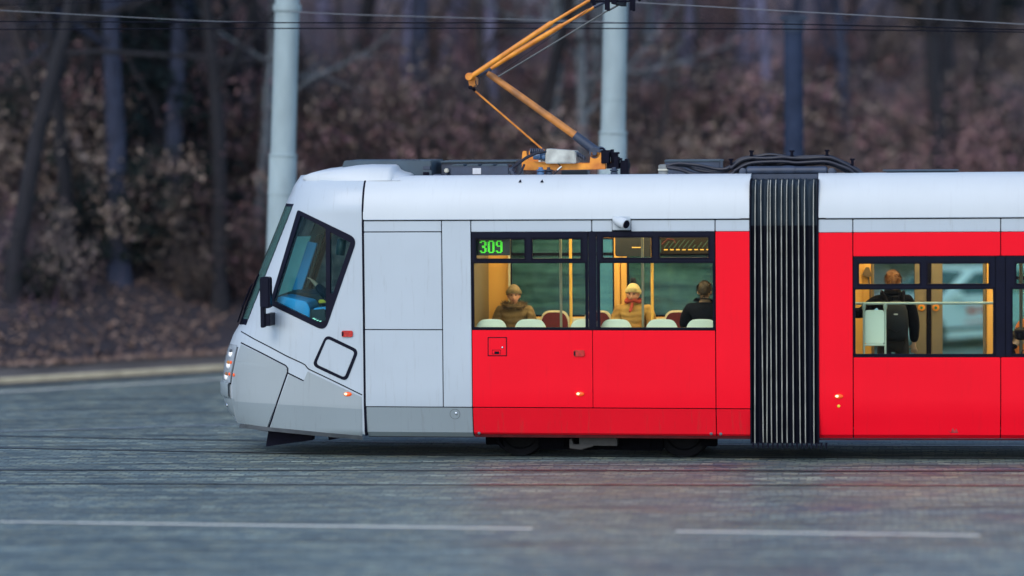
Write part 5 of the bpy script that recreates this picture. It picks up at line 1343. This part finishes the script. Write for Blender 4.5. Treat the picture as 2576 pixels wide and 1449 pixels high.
# ------------------------------------------------------------------ wooded bank
def bank_z(a, s):
    t = max(0, s - 1.9); z = .12 + .56*min(t, 9) + .42*max(0, min(t-9, 25)) + .12*max(0, t-34)
    f = min(1, t/2.0)
    return z - .25*math.exp(-t/.8)*0 + f*(.55*noise.noise(Vector((a*.16, s*.16, 3))) + .22*noise.noise(Vector((a*.6, s*.6, 9))))
def bank_pt(x, y):
    a, s = kcoord(x, y); return Vector((x, y, bank_z(a, s)))
def bank_mat():
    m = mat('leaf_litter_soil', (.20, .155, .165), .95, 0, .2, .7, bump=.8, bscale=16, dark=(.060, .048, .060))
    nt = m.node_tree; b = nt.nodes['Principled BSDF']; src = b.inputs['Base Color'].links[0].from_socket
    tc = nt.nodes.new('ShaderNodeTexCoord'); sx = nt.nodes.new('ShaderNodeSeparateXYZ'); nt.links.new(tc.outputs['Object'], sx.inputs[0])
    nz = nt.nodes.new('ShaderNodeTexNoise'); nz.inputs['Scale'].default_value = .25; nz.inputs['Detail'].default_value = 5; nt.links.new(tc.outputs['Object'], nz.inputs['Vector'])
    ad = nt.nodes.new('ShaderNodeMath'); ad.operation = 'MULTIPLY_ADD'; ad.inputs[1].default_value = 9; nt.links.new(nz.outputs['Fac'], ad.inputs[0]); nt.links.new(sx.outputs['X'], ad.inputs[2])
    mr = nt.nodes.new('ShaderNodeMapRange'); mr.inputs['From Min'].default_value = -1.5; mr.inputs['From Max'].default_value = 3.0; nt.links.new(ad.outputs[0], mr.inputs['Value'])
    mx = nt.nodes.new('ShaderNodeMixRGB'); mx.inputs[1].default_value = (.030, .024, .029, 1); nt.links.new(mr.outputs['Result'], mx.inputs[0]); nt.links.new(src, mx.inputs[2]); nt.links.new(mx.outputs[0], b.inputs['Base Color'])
    return m
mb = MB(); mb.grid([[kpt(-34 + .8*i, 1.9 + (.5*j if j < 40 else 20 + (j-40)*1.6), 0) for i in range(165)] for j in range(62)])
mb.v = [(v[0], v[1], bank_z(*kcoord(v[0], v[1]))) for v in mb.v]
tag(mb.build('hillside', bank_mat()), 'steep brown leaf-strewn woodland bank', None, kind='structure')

def island_mat(name, cols, rough=.9, trans=False):
    m = bpy.data.materials.new(name); m.use_nodes = True; nt = m.node_tree; b = nt.nodes['Principled BSDF']; b.inputs['Roughness'].default_value = rough; b.inputs['Specular IOR Level'].default_value = .2
    ge = nt.nodes.new('ShaderNodeNewGeometry'); rp = nt.nodes.new('ShaderNodeValToRGB'); el = rp.color_ramp.elements
    for i, c in enumerate(cols):
        p = i/(len(cols)-1)
        e = el[0] if i == 0 else (el[-1] if i == len(cols)-1 else el.new(p)); e.position = p; e.color = (*c, 1)
    nt.links.new(ge.outputs['Random Per Island'], rp.inputs['Fac']); nt.links.new(rp.outputs['Color'], b.inputs['Base Color']); return m
leaf_m = island_mat('dead_leaves', [(0.0591, 0.0442, 0.0496), (0.1434, 0.0883, 0.0707), (0.2531, 0.1679, 0.1237), (0.3544, 0.2387, 0.1767), (0.1012, 0.0619, 0.0618)])
twig_m = island_mat('bramble_stems', [(0.0721, 0.0524, 0.0849), (0.1544, 0.0808, 0.1192), (0.2471, 0.1517, 0.1724), (0.1030, 0.0808, 0.1192)])
rg = random.Random(11)
def view_spot(smin, smax, px0=-320, px1=2900, pw=1.0):
    """a point of the bank that the picture could see"""
    while True:
        px = rg.uniform(px0, px1); s = smin + (smax-smin)*rg.random()**pw
        d = ray(px, 700); # find the ground point with that s along this vertical plane
        dx, dy = d.x/d.y, 1.0
        den = KN_.x*dx + KN_.y*dy
        y = (s - (Vector((CAM.x, CAM.y)) - KO).dot(KN_))/den
        x, y = CAM.x + dx*y, CAM.y + y
        return Vector((x, y, bank_z(*kcoord(x, y)))), px, s
mb = MB()
for _ in range(34000):
    p, px, s = view_spot(1.2, 16, pw=1.3)
    if noise.noise(Vector((p.x*.35, p.y*.35, 5))) < -.12 and rg.random() < .8: continue
    if s < 2: p.z = .15
    r = rg.uniform(.03, .075); n = Vector((rg.gauss(0, .5), rg.gauss(-.3, .5), 1)).normalized(); a = n.orthogonal().normalized(); a = Matrix.Rotation(rg.uniform(0, 6.3), 3, n) @ a; b = n.cross(a)
    c = p + Vector((0, 0, .03)); mb.add([c - a*r, c + b*r*.5 + n*.01, c + a*r, c - b*r*.5 + n*.012], [(0, 1, 2, 3)])
tag(mb.build('leaf_litter', leaf_m, smooth=False), 'brown dead leaves strewn over the bank', None, kind='stuff')
mb = MB()
for _ in range(7000):
    p, px, s = view_spot(2.2, 15, pw=1.2)
    f = noise.noise(Vector((p.x*.25, p.y*.25, 1)))
    if f < -.05: continue
    h = rg.uniform(.3, 1.1)*(1+f*1.5); d = Vector((rg.gauss(0, .5), rg.gauss(-.2, .4), 1)); w = Vector((rg.uniform(-1, 1), rg.uniform(-1, 1), 0)).normalized()*rg.uniform(.004, .010)
    P = [p, p + d*h*.4, p + d*h*.7 + Vector((d.x*.3*h, d.y*.3*h, 0)), p + d*h*.75 + Vector((d.x*.8*h, d.y*.8*h, 0))]
    mb.add([q for k, v in enumerate(P) for q in (v - w*(1-k*.25), v + w*(1-k*.25))], [(0, 1, 3, 2), (2, 3, 5, 4), (4, 5, 7, 6)])
tag(mb.build('undergrowth', twig_m, smooth=False), 'thin brown bramble stems over the bank', None, kind='stuff')

# trees: templates, then copies
def bark(name, c, dark): return mat(name, c, .9, 0, .3, 5, bump=.6, bscale=20, dark=dark, stretch=(3, 3, .5))
bark_d = bark('dark_bark', (0.0168, 0.0151, 0.0193), (0.0050, 0.0050, 0.0076)); bark_b = bark('brown_bark', (0.0510, 0.0391, 0.0385), (0.0180, 0.0156, 0.0197)); bark_p = bark('pale_bark', (0.2163, 0.2413, 0.2591), (0.0420, 0.0457, 0.0560))
bark_m = bark('mauve_bark', (0.2040, 0.1923, 0.2846), (0.0660, 0.0636, 0.1035))
bark_g = bark('blue_grey_bark', (0.0439, 0.0517, 0.0881), (0.0147, 0.0182, 0.0345))
def grow(tr, tw, g, p, d, L, r, lev, low):
    n = (12, 6, 4, 3)[lev]; P = [p.copy()]; rad = [r*(1.35 if lev == 0 else 1)]; q = p.copy(); dd = d.copy()
    for i in range(n):
        dd = (dd + Vector((g.gauss(0, 1), g.gauss(0, 1), g.gauss(0, .5)))*(.05, .16, .22, .3)[lev] + Vector((0, 0, .05*(lev > 0)))).normalized()
        q = q + dd*(L/n); P.append(q.copy()); rad.append(r*(1 - (i+1)/n*(.75, .8, .85, .9)[lev]))
    (tr if lev < 2 else tw).tube(P, rad, (10, 6, 4, 3)[lev], caps=False)
    if lev == 3: return
    m = (13, 6, 3)[lev]
    for k in range(m):
        t = low + (1-low)*(k+g.random())/m if lev == 0 else .2 + .8*(k+g.random())/m
        i = min(int(t*n), n-1); base = P[i].lerp(P[i+1], t*n-i); ax = (P[i+1]-P[i]).normalized(); sd = ax.orthogonal().normalized(); sd = Matrix.Rotation(g.uniform(0, 6.283), 3, ax) @ sd
        nd = (ax*g.uniform(.25, .9) + sd).normalized()
        grow(tr, tw, g, base, nd, L*(.34, .45, .5)[lev]*g.uniform(.6, 1.15)*(1.2-t*.6), max(.004, rad[i]*(.45, .5, .5)[lev]), lev+1, low)
def bare_tree(seed, H, r, bm_, low, lean):
    g = random.Random(seed); tr, tw = MB(), MB(); grow(tr, tw, g, Vector((0, 0, -.4)), Vector((lean, g.uniform(-.05, .05), 1)).normalized(), H, r, 0, low)
    o = empty('bare_tree'); tr.build('trunk', bm_, o); tw.build('crown', bm_, o, smooth=False); return o
def spruce(seed, H, m1, m2):
    g = random.Random(seed); tr, cr = MB(), MB(); tr.tube([(0, 0, -.4), (0, 0, H*.5), (0, 0, H)], [.14, .09, .02], 8)
    for k in range(46):
        t = (k+g.random())/46; z = H*(.06+.92*t); L = (1-t)*1.7+.15
        for j in range(6):
            a = g.uniform(0, 6.283); d = Vector((math.cos(a), math.sin(a), g.uniform(-.35, .05))); e = Vector((0, 0, z)) + d*L*g.uniform(.7, 1.1); tr.tube([(0, 0, z), e], [.016, .004], 4, caps=False)
            for _ in range(16):
                f = g.uniform(.2, 1.05); c = Vector((0, 0, z)).lerp(e, f) + Vector((g.gauss(0, .06), g.gauss(0, .06), g.gauss(0, .05))); s = g.uniform(.05, .12)
                u = Vector((g.gauss(0, 1), g.gauss(0, 1), g.gauss(0, .5))).normalized()*s; v = u.cross(Vector((g.gauss(0, 1), g.gauss(0, 1), g.gauss(0, 1)))).normalized()*s*.35
                cr.add([c-u, c+v, c+u, c-v], [(0, 1, 2, 3)])
    o = empty('spruce_tree'); tr.build('trunk', m1, o); cr.build('crown', m2, o, smooth=False); return o
def shrub(seed, h, m1, m2, leafy):
    g = random.Random(seed); st, lf = MB(), MB()
    for _ in range(60):
        a = g.uniform(0, 6.283); d = Vector((math.cos(a)*g.uniform(.15, .8), math.sin(a)*g.uniform(.15, .8), 1)).normalized(); p = Vector((g.gauss(0, .12), g.gauss(0, .12), -.1)); L = h*g.uniform(.5, 1.1); P = [p]; q = p
        for i in range(5): d = (d + Vector((g.gauss(0, .14), g.gauss(0, .14), -.03))).normalized(); q = q + d*L/5; P.append(q)
        st.tube(P, [.010, .008, .007, .005, .004, .002], 4, caps=False)
        for _k in range(5):
            i = g.randint(1, 4); e = P[i] + Vector((g.gauss(0, .3), g.gauss(0, .3), g.uniform(.05, .4)))*h*.3; st.tube([P[i], P[i].lerp(e, .5) + Vector((0, 0, .02)), e], [.005, .004, .002], 3, caps=False)
            for _j in range(leafy):
                c = P[i].lerp(e, g.random()) + Vector((g.gauss(0, .05), g.gauss(0, .05), g.gauss(0, .05))); s = g.uniform(.017, .036); u = Vector((g.gauss(0, 1), g.gauss(0, 1), g.gauss(0, 1))).normalized(); v = u.orthogonal().normalized()
                lf.add([c-u*s, c+v*s*.5, c+u*s, c-v*s*.5], [(0, 1, 2, 3)])
    o = empty('shrub'); st.build('stems', m1, o, smooth=False)
    if leafy: lf.build('leaves', m2, o, smooth=False)
    return o
needle_m = island_mat('spruce_needles', [(0.0060, 0.0120, 0.0144), (0.0108, 0.0204, 0.0216), (0.0180, 0.0312, 0.0312), (0.0084, 0.0144, 0.0180)])
brown_leaf = island_mat('shrub_dead_leaves', [(0.1662, 0.1109, 0.1017), (0.2908, 0.2098, 0.1652), (0.4154, 0.3212, 0.2541), (0.1248, 0.0864, 0.1017)])
maroon_leaf = island_mat('shrub_maroon_leaves', [(0.2111, 0.1041, 0.1283), (0.3379, 0.1795, 0.1831), (0.4505, 0.2768, 0.2441), (0.1690, 0.0978, 0.1374)])
ivy_leaf = island_mat('ivy_leaves', [(0.0060, 0.0120, 0.0108), (0.0120, 0.0210, 0.0180), (0.0210, 0.0330, 0.0270), (0.0090, 0.0150, 0.0168)])
T = {'dark': [bare_tree(1, 13, .19, bark_d, .34, .02), bare_tree(2, 12, .15, bark_d, .28, -.04), bare_tree(3, 14, .23, bark_d, .40, .01)],
     'mid': [bare_tree(31, 13, .19, bark_m, .34, .02), bare_tree(32, 12, .14, bark_m, .28, -.04)], 'brown': [bare_tree(4, 9, .10, bark_b, .08, .05), bare_tree(5, 10, .12, bark_b, .1, -.03)],
     'pale': [bare_tree(6, 11, .15, bark_p, .3, .02)], 'bluegrey': [bare_tree(7, 12, .20, bark_g, .35, -.01)]}
SP = [spruce(8, 7.5, bark_d, needle_m), spruce(9, 6.0, bark_d, needle_m)]
SH = {'brown': [shrub(20, 1.7, bark_b, brown_leaf, 9), shrub(21, 1.5, bark_b, brown_leaf, 6)], 'maroon': [shrub(22, 1.9, bark_b, maroon_leaf, 8)], 'ivy': [shrub(23, 1.6, bark_d, ivy_leaf, 20)]}
used = set()
def put(protos, px, s, sc, label, cat, group, g):
    proto = protos[g.randrange(len(protos))]
    d = ray(px, 700); den = KN_.x*d.x/d.y + KN_.y; t = (s - (Vector((CAM.x, CAM.y)) - KO).dot(KN_))/den; x, y = CAM.x + d.x/d.y*t, CAM.y + t
    z = bank_z(*kcoord(x, y))
    o = proto if proto.name not in used else copy_tree(proto); used.add(o.name)
    o.location = (x, y, z-.05); o.rotation_euler = (0, 0, g.uniform(0, 6.28)); o.scale = (sc, sc, sc*g.uniform(.95, 1.1)); tag(o, label, cat, group)
def zone(px):
    for lim, nm in ((230, 'at the far left edge of the wood'), (460, 'left of the first concrete pole, among the spruces'), (680, 'just left of the first concrete pole'), (860, 'just right of the first concrete pole'), (1080, 'above the tram cab roof, right of the first pole'), (1300, 'behind the pantograph elbow'), (1500, 'between the pantograph arms and the second pole'), (1720, 'just right of the second concrete pole'), (1930, 'above the roof cables'), (2080, 'around the dark slim mast'), (2330, 'right of the dark slim mast')):
        if px < lim: return nm
    return 'at the far right edge of the wood'
ORD = ['nearest', 'second nearest', 'third nearest', 'fourth nearest', 'fifth nearest', 'sixth nearest', 'seventh nearest', 'eighth nearest']
plan = []
gt = random.Random(42)
for kind, pxs in (('dark', (20, 95, 170, 262, 330, 452, 548, 600, 662, 830, 905, 1010, 1120, 1165, 1255, 1320, 1640, 1752, 1880, 1905, 2110, 2225, 2345, 2385, 2450, 2530)),
                  ('brown', (130, 505, 780, 960, 1075, 1215, 1410, 1600, 1700, 1820, 2010, 2170, 2290, 2490)), ('pale', (1372, 1440, 1492, 640, 1622)), ('bluegrey', (300, 420, 1045, 1545, 1965, 2065, 2140))):
    for i_, px in enumerate(pxs):
        plan.append(('mid' if kind == 'dark' and 760 < px < 2300 and i_ % 5 else kind, px + gt.uniform(-12, 12), gt.uniform(3.2, 15) if kind != 'pale' else gt.uniform(3.5, 6.5), gt.uniform(.8, 1.15)))
plan.sort(key=lambda t: t[2]); cnt = {}
DESC = {'dark': 'dark bare tree', 'mid': 'grey-brown bare tree', 'brown': 'thin brown bare tree', 'pale': 'pale-barked bare tree', 'bluegrey': 'blue-grey bare tree'}
for kind, px, s, sc in plan:
    k = (kind, zone(px)); i = cnt.get(k, 0); cnt[k] = i+1
    put(T[kind], px, s, sc, f'{ORD[i]} {DESC[kind]} {zone(px)}', 'tree', 'bare trees on the bank', gt)
for px, s, sc, lb in ((395, 5.0, 1.0, 'dark green spruce left of the first pole, the tallest of the spruces'), (300, 7.5, .9, 'dark green spruce standing back at the left of the tallest spruce'), (505, 6.5, .8, 'small dark spruce between the tallest spruce and the first pole'), (180, 9.0, .9, 'dark spruce nearest the left edge of the wood')):
    put(SP, px, s, sc, lb, 'tree', 'spruces on the bank', gt)
plan = []
for kind, pxs in (('brown', (60, 140, 210, 470, 560, 620, 800, 850, 895, 940, 985, 1025, 1095, 1140, 1180, 1230, 1270, 1350, 1400, 1470, 1580, 1640, 1850, 1940, 2010, 2180, 2240, 2300, 2420, 2460, 2540)), ('maroon', (150, 250, 540, 880, 1050, 1100, 1290, 1440, 1490, 1610, 1660, 1730, 1770, 1800, 2080, 2130)), ('ivy', (20, 75, 120, 180, 290, 340, 400, 440, 2340, 2360, 2480, 2500))):
    for j, px in enumerate(pxs): plan.append((kind, px, gt.uniform(2.6, 8.5) if j % 2 else gt.uniform(5, 14), gt.uniform(.7, 1.3) if j % 2 else gt.uniform(1.1, 1.7)))
for j in range(34):
    px = 745 + j*54 + gt.uniform(-22, 22); plan.append((('brown', 'maroon', 'brown')[j % 3], px, gt.uniform(2.8, 6.5), gt.uniform(1.9, 2.6)))
for j in range(9):
    px = 20 + j*76 + gt.uniform(-22, 22); plan.append((('ivy', 'brown', 'maroon')[j % 3], px, gt.uniform(3.5, 8), gt.uniform(1.5, 2.1)))
plan.sort(key=lambda t: t[2]); cnt = {}
DS = {'brown': 'brown twiggy shrub', 'maroon': 'maroon-leaved shrub', 'ivy': 'dark ivy-leaved shrub'}
for kind, px, s, sc in plan:
    tall = 'tall ' if sc > 1.75 else ''; k = (kind, tall, zone(px)); i = cnt.get(k, 0); cnt[k] = i+1
    put(SH[kind], px, s, sc, f'{ORD[i]} {tall}{DS[kind]} {zone(px)}', 'shrub', 'shrubs on the bank', gt)

# ------------------------------------------------------------------ poles and wires
conc = mat('pole_concrete', (.33, .41, .42), .75, 0, .16, 2.5, bump=.2, bscale=30, stretch=(2, 2, .6))
mast_m = mat('mast_paint', (.034, .046, .080), .9, 0, .2, 3, spec=.05)
def utility_pole(p_lo, p_hi, Y, r, py_ring, label, collars):
    a, b = depth_pt(*p_lo, Y), depth_pt(*p_hi, Y); d = (b-a)/(b.z-a.z); base = a - d*a.z; ring_z = depth_pt(p_lo[0], py_ring, Y).z
    o = empty('utility_pole', base); tag(o, label, 'pole', 'concrete poles behind the tram')
    L = lambda z: d*z
    mb = MB(); mb.tube([L(0), L(ring_z*.5), L(ring_z-.03), L(ring_z)], [r*1.12, r*1.11, r*1.10, r*1.06], 24); mb.build('base_sleeve', conc, o)
    mb = MB(); mb.tube([L(ring_z-.1), L(6.5), L(9.5)], [r, r*.95, r*.88], 24); mb.build('shaft', conc, o)
    for cz, h, rr, m in collars:
        z = depth_pt(p_lo[0], cz, Y).z; mb = MB(); mb.tube([L(z-h/2), L(z-h/2+.005), L(z+h/2-.005), L(z+h/2)], [rr*r*.97, rr*r, rr*r, rr*r*.97], 24); mb.build('collar', m, o)
    return o
band = mat('pole_band', (.16, .20, .21), .6, 0, .2, 5)
utility_pole((706, 600), (723, 0), 8.5, .186, 392, 'pale concrete pole directly behind the tram cab', ((20, .10, 1.12, conc), (391, .03, 1.16, conc), (487, .05, 1.135, conc)))
utility_pole((1541, 390), (1549, 0), 8.6, .184, 336, 'pale concrete pole behind the pantograph', ((250, .02, 1.03, conc), (334, .035, 1.16, conc)))
Y = 12.5; b0 = ground_pt(2000, 700); p = depth_pt(1997, 300, Y); gz = bank_z(*kcoord(p.x, Y)) if kcoord(p.x, Y)[1] > 1.9 else 0
o = empty('lamp_mast', (p.x, Y, gz)); tag(o, 'dark blue slim mast with a flat cap among the trees at right', 'mast')
topz = depth_pt(1997, 52, Y).z - gz
mb = MB(); mb.tube([(0, 0, 0), (0, 0, topz)], [.17, .15], 18); mb.build('shaft', mast_m, o)
mb = MB(); mb.box(-.22, .22, -.14, .14, topz, topz+.08); mb.tube([(0, 0, topz-.2), (0, 0, topz+.01)], .17, 16); mb.build('cap', mat('mast_cap', (.05, .065, .095), .8, spec=.05), o, bevel=.02)

wire_d = mat('wire_dark', (.004, .005, .012), .6, spec=.1); wire_l = mat('wire_galvanised', (.20, .21, .23), .5, 0, .1, 5)
def wire(pts, Y, r, m, label, Y2=None):
    n = len(pts); P = [depth_pt(px, py, Y if Y2 is None else Y + (Y2-Y)*i/(n-1)) for i, (px, py) in enumerate(pts)]
    mb = MB(); mb.tube(smooth(P, 6), r, 6); tag(mb.build('overhead_wire', m), label, 'wire', 'overhead wires')
wire([(-500, 52), (0, 54), (700, 57), (1288, 57.5), (1932, 60), (2576, 75), (3100, 88)], 2.6, .0085, wire_d, 'upper of the two dark contact wires crossing the picture')
wire([(-500, 76), (0, 74), (700, 71.5), (1288, 71.5), (1932, 73), (2576, 81), (3100, 89)], 3.0, .0085, wire_d, 'lower of the two dark contact wires crossing the picture')
wire([(-500, 2), (0, 26), (490, 51.5), (706, 58)], 3.2, .005, wire_l, 'pale span wire left of the first pole', 4.3)
wire([(723, 29), (900, 37), (1288, 48.5), (1545, 56)], 4.6, .005, wire_l, 'pale span wire between the two concrete poles')
wire([(1549, 3), (1598, 6), (2000, 29), (2576, 61), (3100, 92)], 3.4, .0055, wire_l, 'pale span wire right of the second pole', 2.8)
wire([(-400, 22), (0, 13), (450, -1), (706, -9)], 5.2, .006, wire_d, 'short dark wire at the top left corner', 4.6)

# ------------------------------------------------------------------ white car on the road behind
car_w = mat('car_white', (.66, .70, .70), .3, 0, .06, 2, coat=.5); car_g = mat('car_glass', (.03, .07, .075), .08, 0, .2, 2, spec=.8); car_k = mat('car_trim', (.02, .022, .025), .6, 0, .2, 6)
ha = math.atan2(-KD.y, -KD.x)
ref = ray(2375, 751); t = (.92 - CAM.z)/ref.z; ap = CAM + ref*t
rot = Matrix.Rotation(ha, 3, 'Z'); org = ap - rot @ Vector((.95, .80, .92)); org.z = 0
car = empty('parked_car', org, ha); car.name = 'passing_car'
tag(car, 'white hatchback with red lettering on the road behind the tram, seen through its windows', 'car')
prof = [(-1.95, .32), (-1.98, .55), (-1.93, .90), (-1.80, .96), (.95, .94), (1.35, .86), (1.85, .72), (1.98, .55), (1.97, .30), (1.62, .22)]
arc = lambda cx: [(cx + .34*math.cos(t), .30 + .34*math.sin(t)) for t in [R(6)+R(168)*k/10 for k in range(11)]]
prof += [(1.60, .22)] + arc(1.25) + [(.9, .20), (-.85, .20)] + arc(-1.22) + [(-1.6, .22)]
mb = MB(); mb.prism(prof, -.83, .83); mb.build('body', car_w, car, bevel=.06, seg=3)
base = [(.98, -.80), (.98, .80), (-1.88, .80), (-1.88, -.80)]; topc = [(.18, -.60), (.18, .60), (-1.55, .62), (-1.55, -.62)]
mb = MB(); mb.add([(x, y, .93) for x, y in base] + [(x, y, 1.40) for x, y in topc] + [(x*.93-.02, y*.9, 1.44) for x, y in topc], [(0, 1, 5, 4), (1, 2, 6, 5), (2, 3, 7, 6), (3, 0, 4, 7), (4, 5, 9, 8), (5, 6, 10, 9), (6, 7, 11, 10), (7, 4, 8, 11), (8, 9, 10, 11)]); mb.build('roof', car_w, car, bevel=.04, seg=3)
def on_face(i, quad):
    a, b = Vector((*base[i], .93)), Vector((*base[(i+1) % 4], .93)); c, d = Vector((*topc[i], 1.40)), Vector((*topc[(i+1) % 4], 1.40)); n = (b-a).cross(c-a).normalized()
    if n.dot(a + b - Vector((0, 0, 1.9))) < 0: n = -n
    return [(a.lerp(b, x).lerp(c.lerp(d, x), y)) + n*.006 for x, y in quad]
for i, qs in ((0, [[(.05, .06), (.95, .06), (.94, .93), (.06, .93)]]), (1, [[(.06, .05), (.43, .05), (.43, .88), (.12, .88)], [(.46, .05), (.92, .05), (.86, .88), (.46, .88)]]), (2, [[(.08, .1), (.92, .1), (.9, .9), (.1, .9)]]), (3, [[(.08, .05), (.54, .05), (.54, .88), (.14, .88)], [(.57, .05), (.94, .05), (.88, .88), (.57, .88)]])):
    for qd in qs:
        v = on_face(i, qd); mb = MB(); mb.add(v + [Vector(x) - (v[1]-v[0]).cross(v[2]-v[0]).normalized()*0 for x in v], [(0, 1, 2, 3)]); mb.build('windscreen' if i == 0 else 'window', car_g, car, smooth=False)
for x in (1.25, -1.22):
    for y, d in ((.66, 1), (-.66, -1)):
        mb = MB(); mb.lathe([(.0, -.02), (.2, -.02), (.30, .0), (.31, .04), (.31, .14), (.29, .17), (.20, .17), (.19, .14), (0, .15)], (x, y, .31), (0, d, 0), 28); wh = mb.build('wheel', car_k, car)
        mb = MB(); mb.lathe([(0, .152), (.05, .165), (.17, .160), (.185, .172), (.19, .150)], (x, y, .31), (0, d, 0), 20); mb.build('rim', chrome, wh)
for s in (-1, 1):
    mb = MB(); mb.prism(rrect(.66, .80, .90, 1.04, .04), s*.86, s*1.02); mb.build('mirror', car_w, car, bevel=.03)
    mb = MB(); mb.prism([(1.70, .60), (1.93, .56), (1.90, .68), (1.55, .76)], s*.60, s*.835); mb.build('headlight', mat('car_lamp', (.5, .55, .56), .15, 0, .2, 9, coat=.6), car, bevel=.02)
    mb = MB(); mb.box(-1.2, 1.0, s*.832, s*.842, .34, .40); mb.build('side_trim', car_k, car, bevel=.003)
    mb = MB(); gl = random.Random(9); x = .52
    for k in range(7):
        w_ = gl.uniform(.07, .12); x -= w_ + .02
        mb.box(x, x+w_, s*.832, s*.838, .74, .76); mb.box(x, x+.03, s*.832, s*.838, .60, .745)
        if k % 2: mb.box(x, x+w_, s*.832, s*.838, .66, .685)
        if k % 3: mb.box(x+w_-.03, x+w_, s*.832, s*.838, .60, .745)
    mb.box(x, .5, s*.832, s*.838, .47, .50)
    mb.build('door_lettering', mat('car_red_letters', (.62, .07, .05), .4), car, smooth=False)
mb = MB(); mb.box(1.94, 2.0, -.5, .5, .34, .46); mb.build('grille', car_k, car, bevel=.01)
# ------------------------------------------------------------------ camera, light, render
cam_d = bpy.data.cameras.new('camera'); cam = bpy.data.objects.new('camera', cam_d); COL.objects.link(cam)
cam_d.sensor_width = 36; cam_d.lens = FPX/2576*36; cam_d.clip_start = .5; cam_d.clip_end = 2000
m = Matrix((RT, UP, -FWD)).transposed().to_4x4(); m.translation = CAM; cam.matrix_world = m
cam_d.dof.use_dof = True; cam_d.dof.focus_distance = 40.5; cam_d.dof.aperture_fstop = DOF_F
scene.camera = cam
w = bpy.data.worlds.new('World'); scene.world = w; w.use_nodes = True
nt = w.node_tree; bgn = nt.nodes['Background']
sky = nt.nodes.new('ShaderNodeTexSky'); sky.sky_type = 'NISHITA'; sky.sun_disc = False
sky.sun_elevation = R(SUN_EL); sky.sun_rotation = R(SUN_ROT); sky.air_density = 1.0; sky.dust_density = 1.0; sky.ozone_density = 2.8
nt.links.new(sky.outputs[0], bgn.inputs['Color']); bgn.inputs['Strength'].default_value = SKY_STR
sd = bpy.data.lights.new('sun', 'SUN'); sd.energy = SUN_E; sd.angle = R(25); sd.color = (1, .97, .92)
so = bpy.data.objects.new('sun', sd); COL.objects.link(so)
# sun_rotation is measured from +Y clockwise seen from above
az = R(SUN_ROT); dirv = Vector((math.sin(az)*math.cos(R(SUN_EL)), math.cos(az)*math.cos(R(SUN_EL)), math.sin(R(SUN_EL))))
so.rotation_euler = dirv.to_track_quat('Z', 'Y').to_euler(); so.location = dirv*60
vs = scene.view_settings; scene.display_settings.display_device = 'sRGB'; vs.view_transform = 'Standard'; vs.look = 'None'; vs.gamma = 1; vs.exposure = EXPO
scene.render.engine = 'CYCLES'; scene.cycles.use_denoising = True; scene.cycles.max_bounces = 8; scene.cycles.transparent_max_bounces = 16
scene.cycles.sample_clamp_indirect = 6; scene.cycles.caustics_reflective = False; scene.cycles.caustics_refractive = False
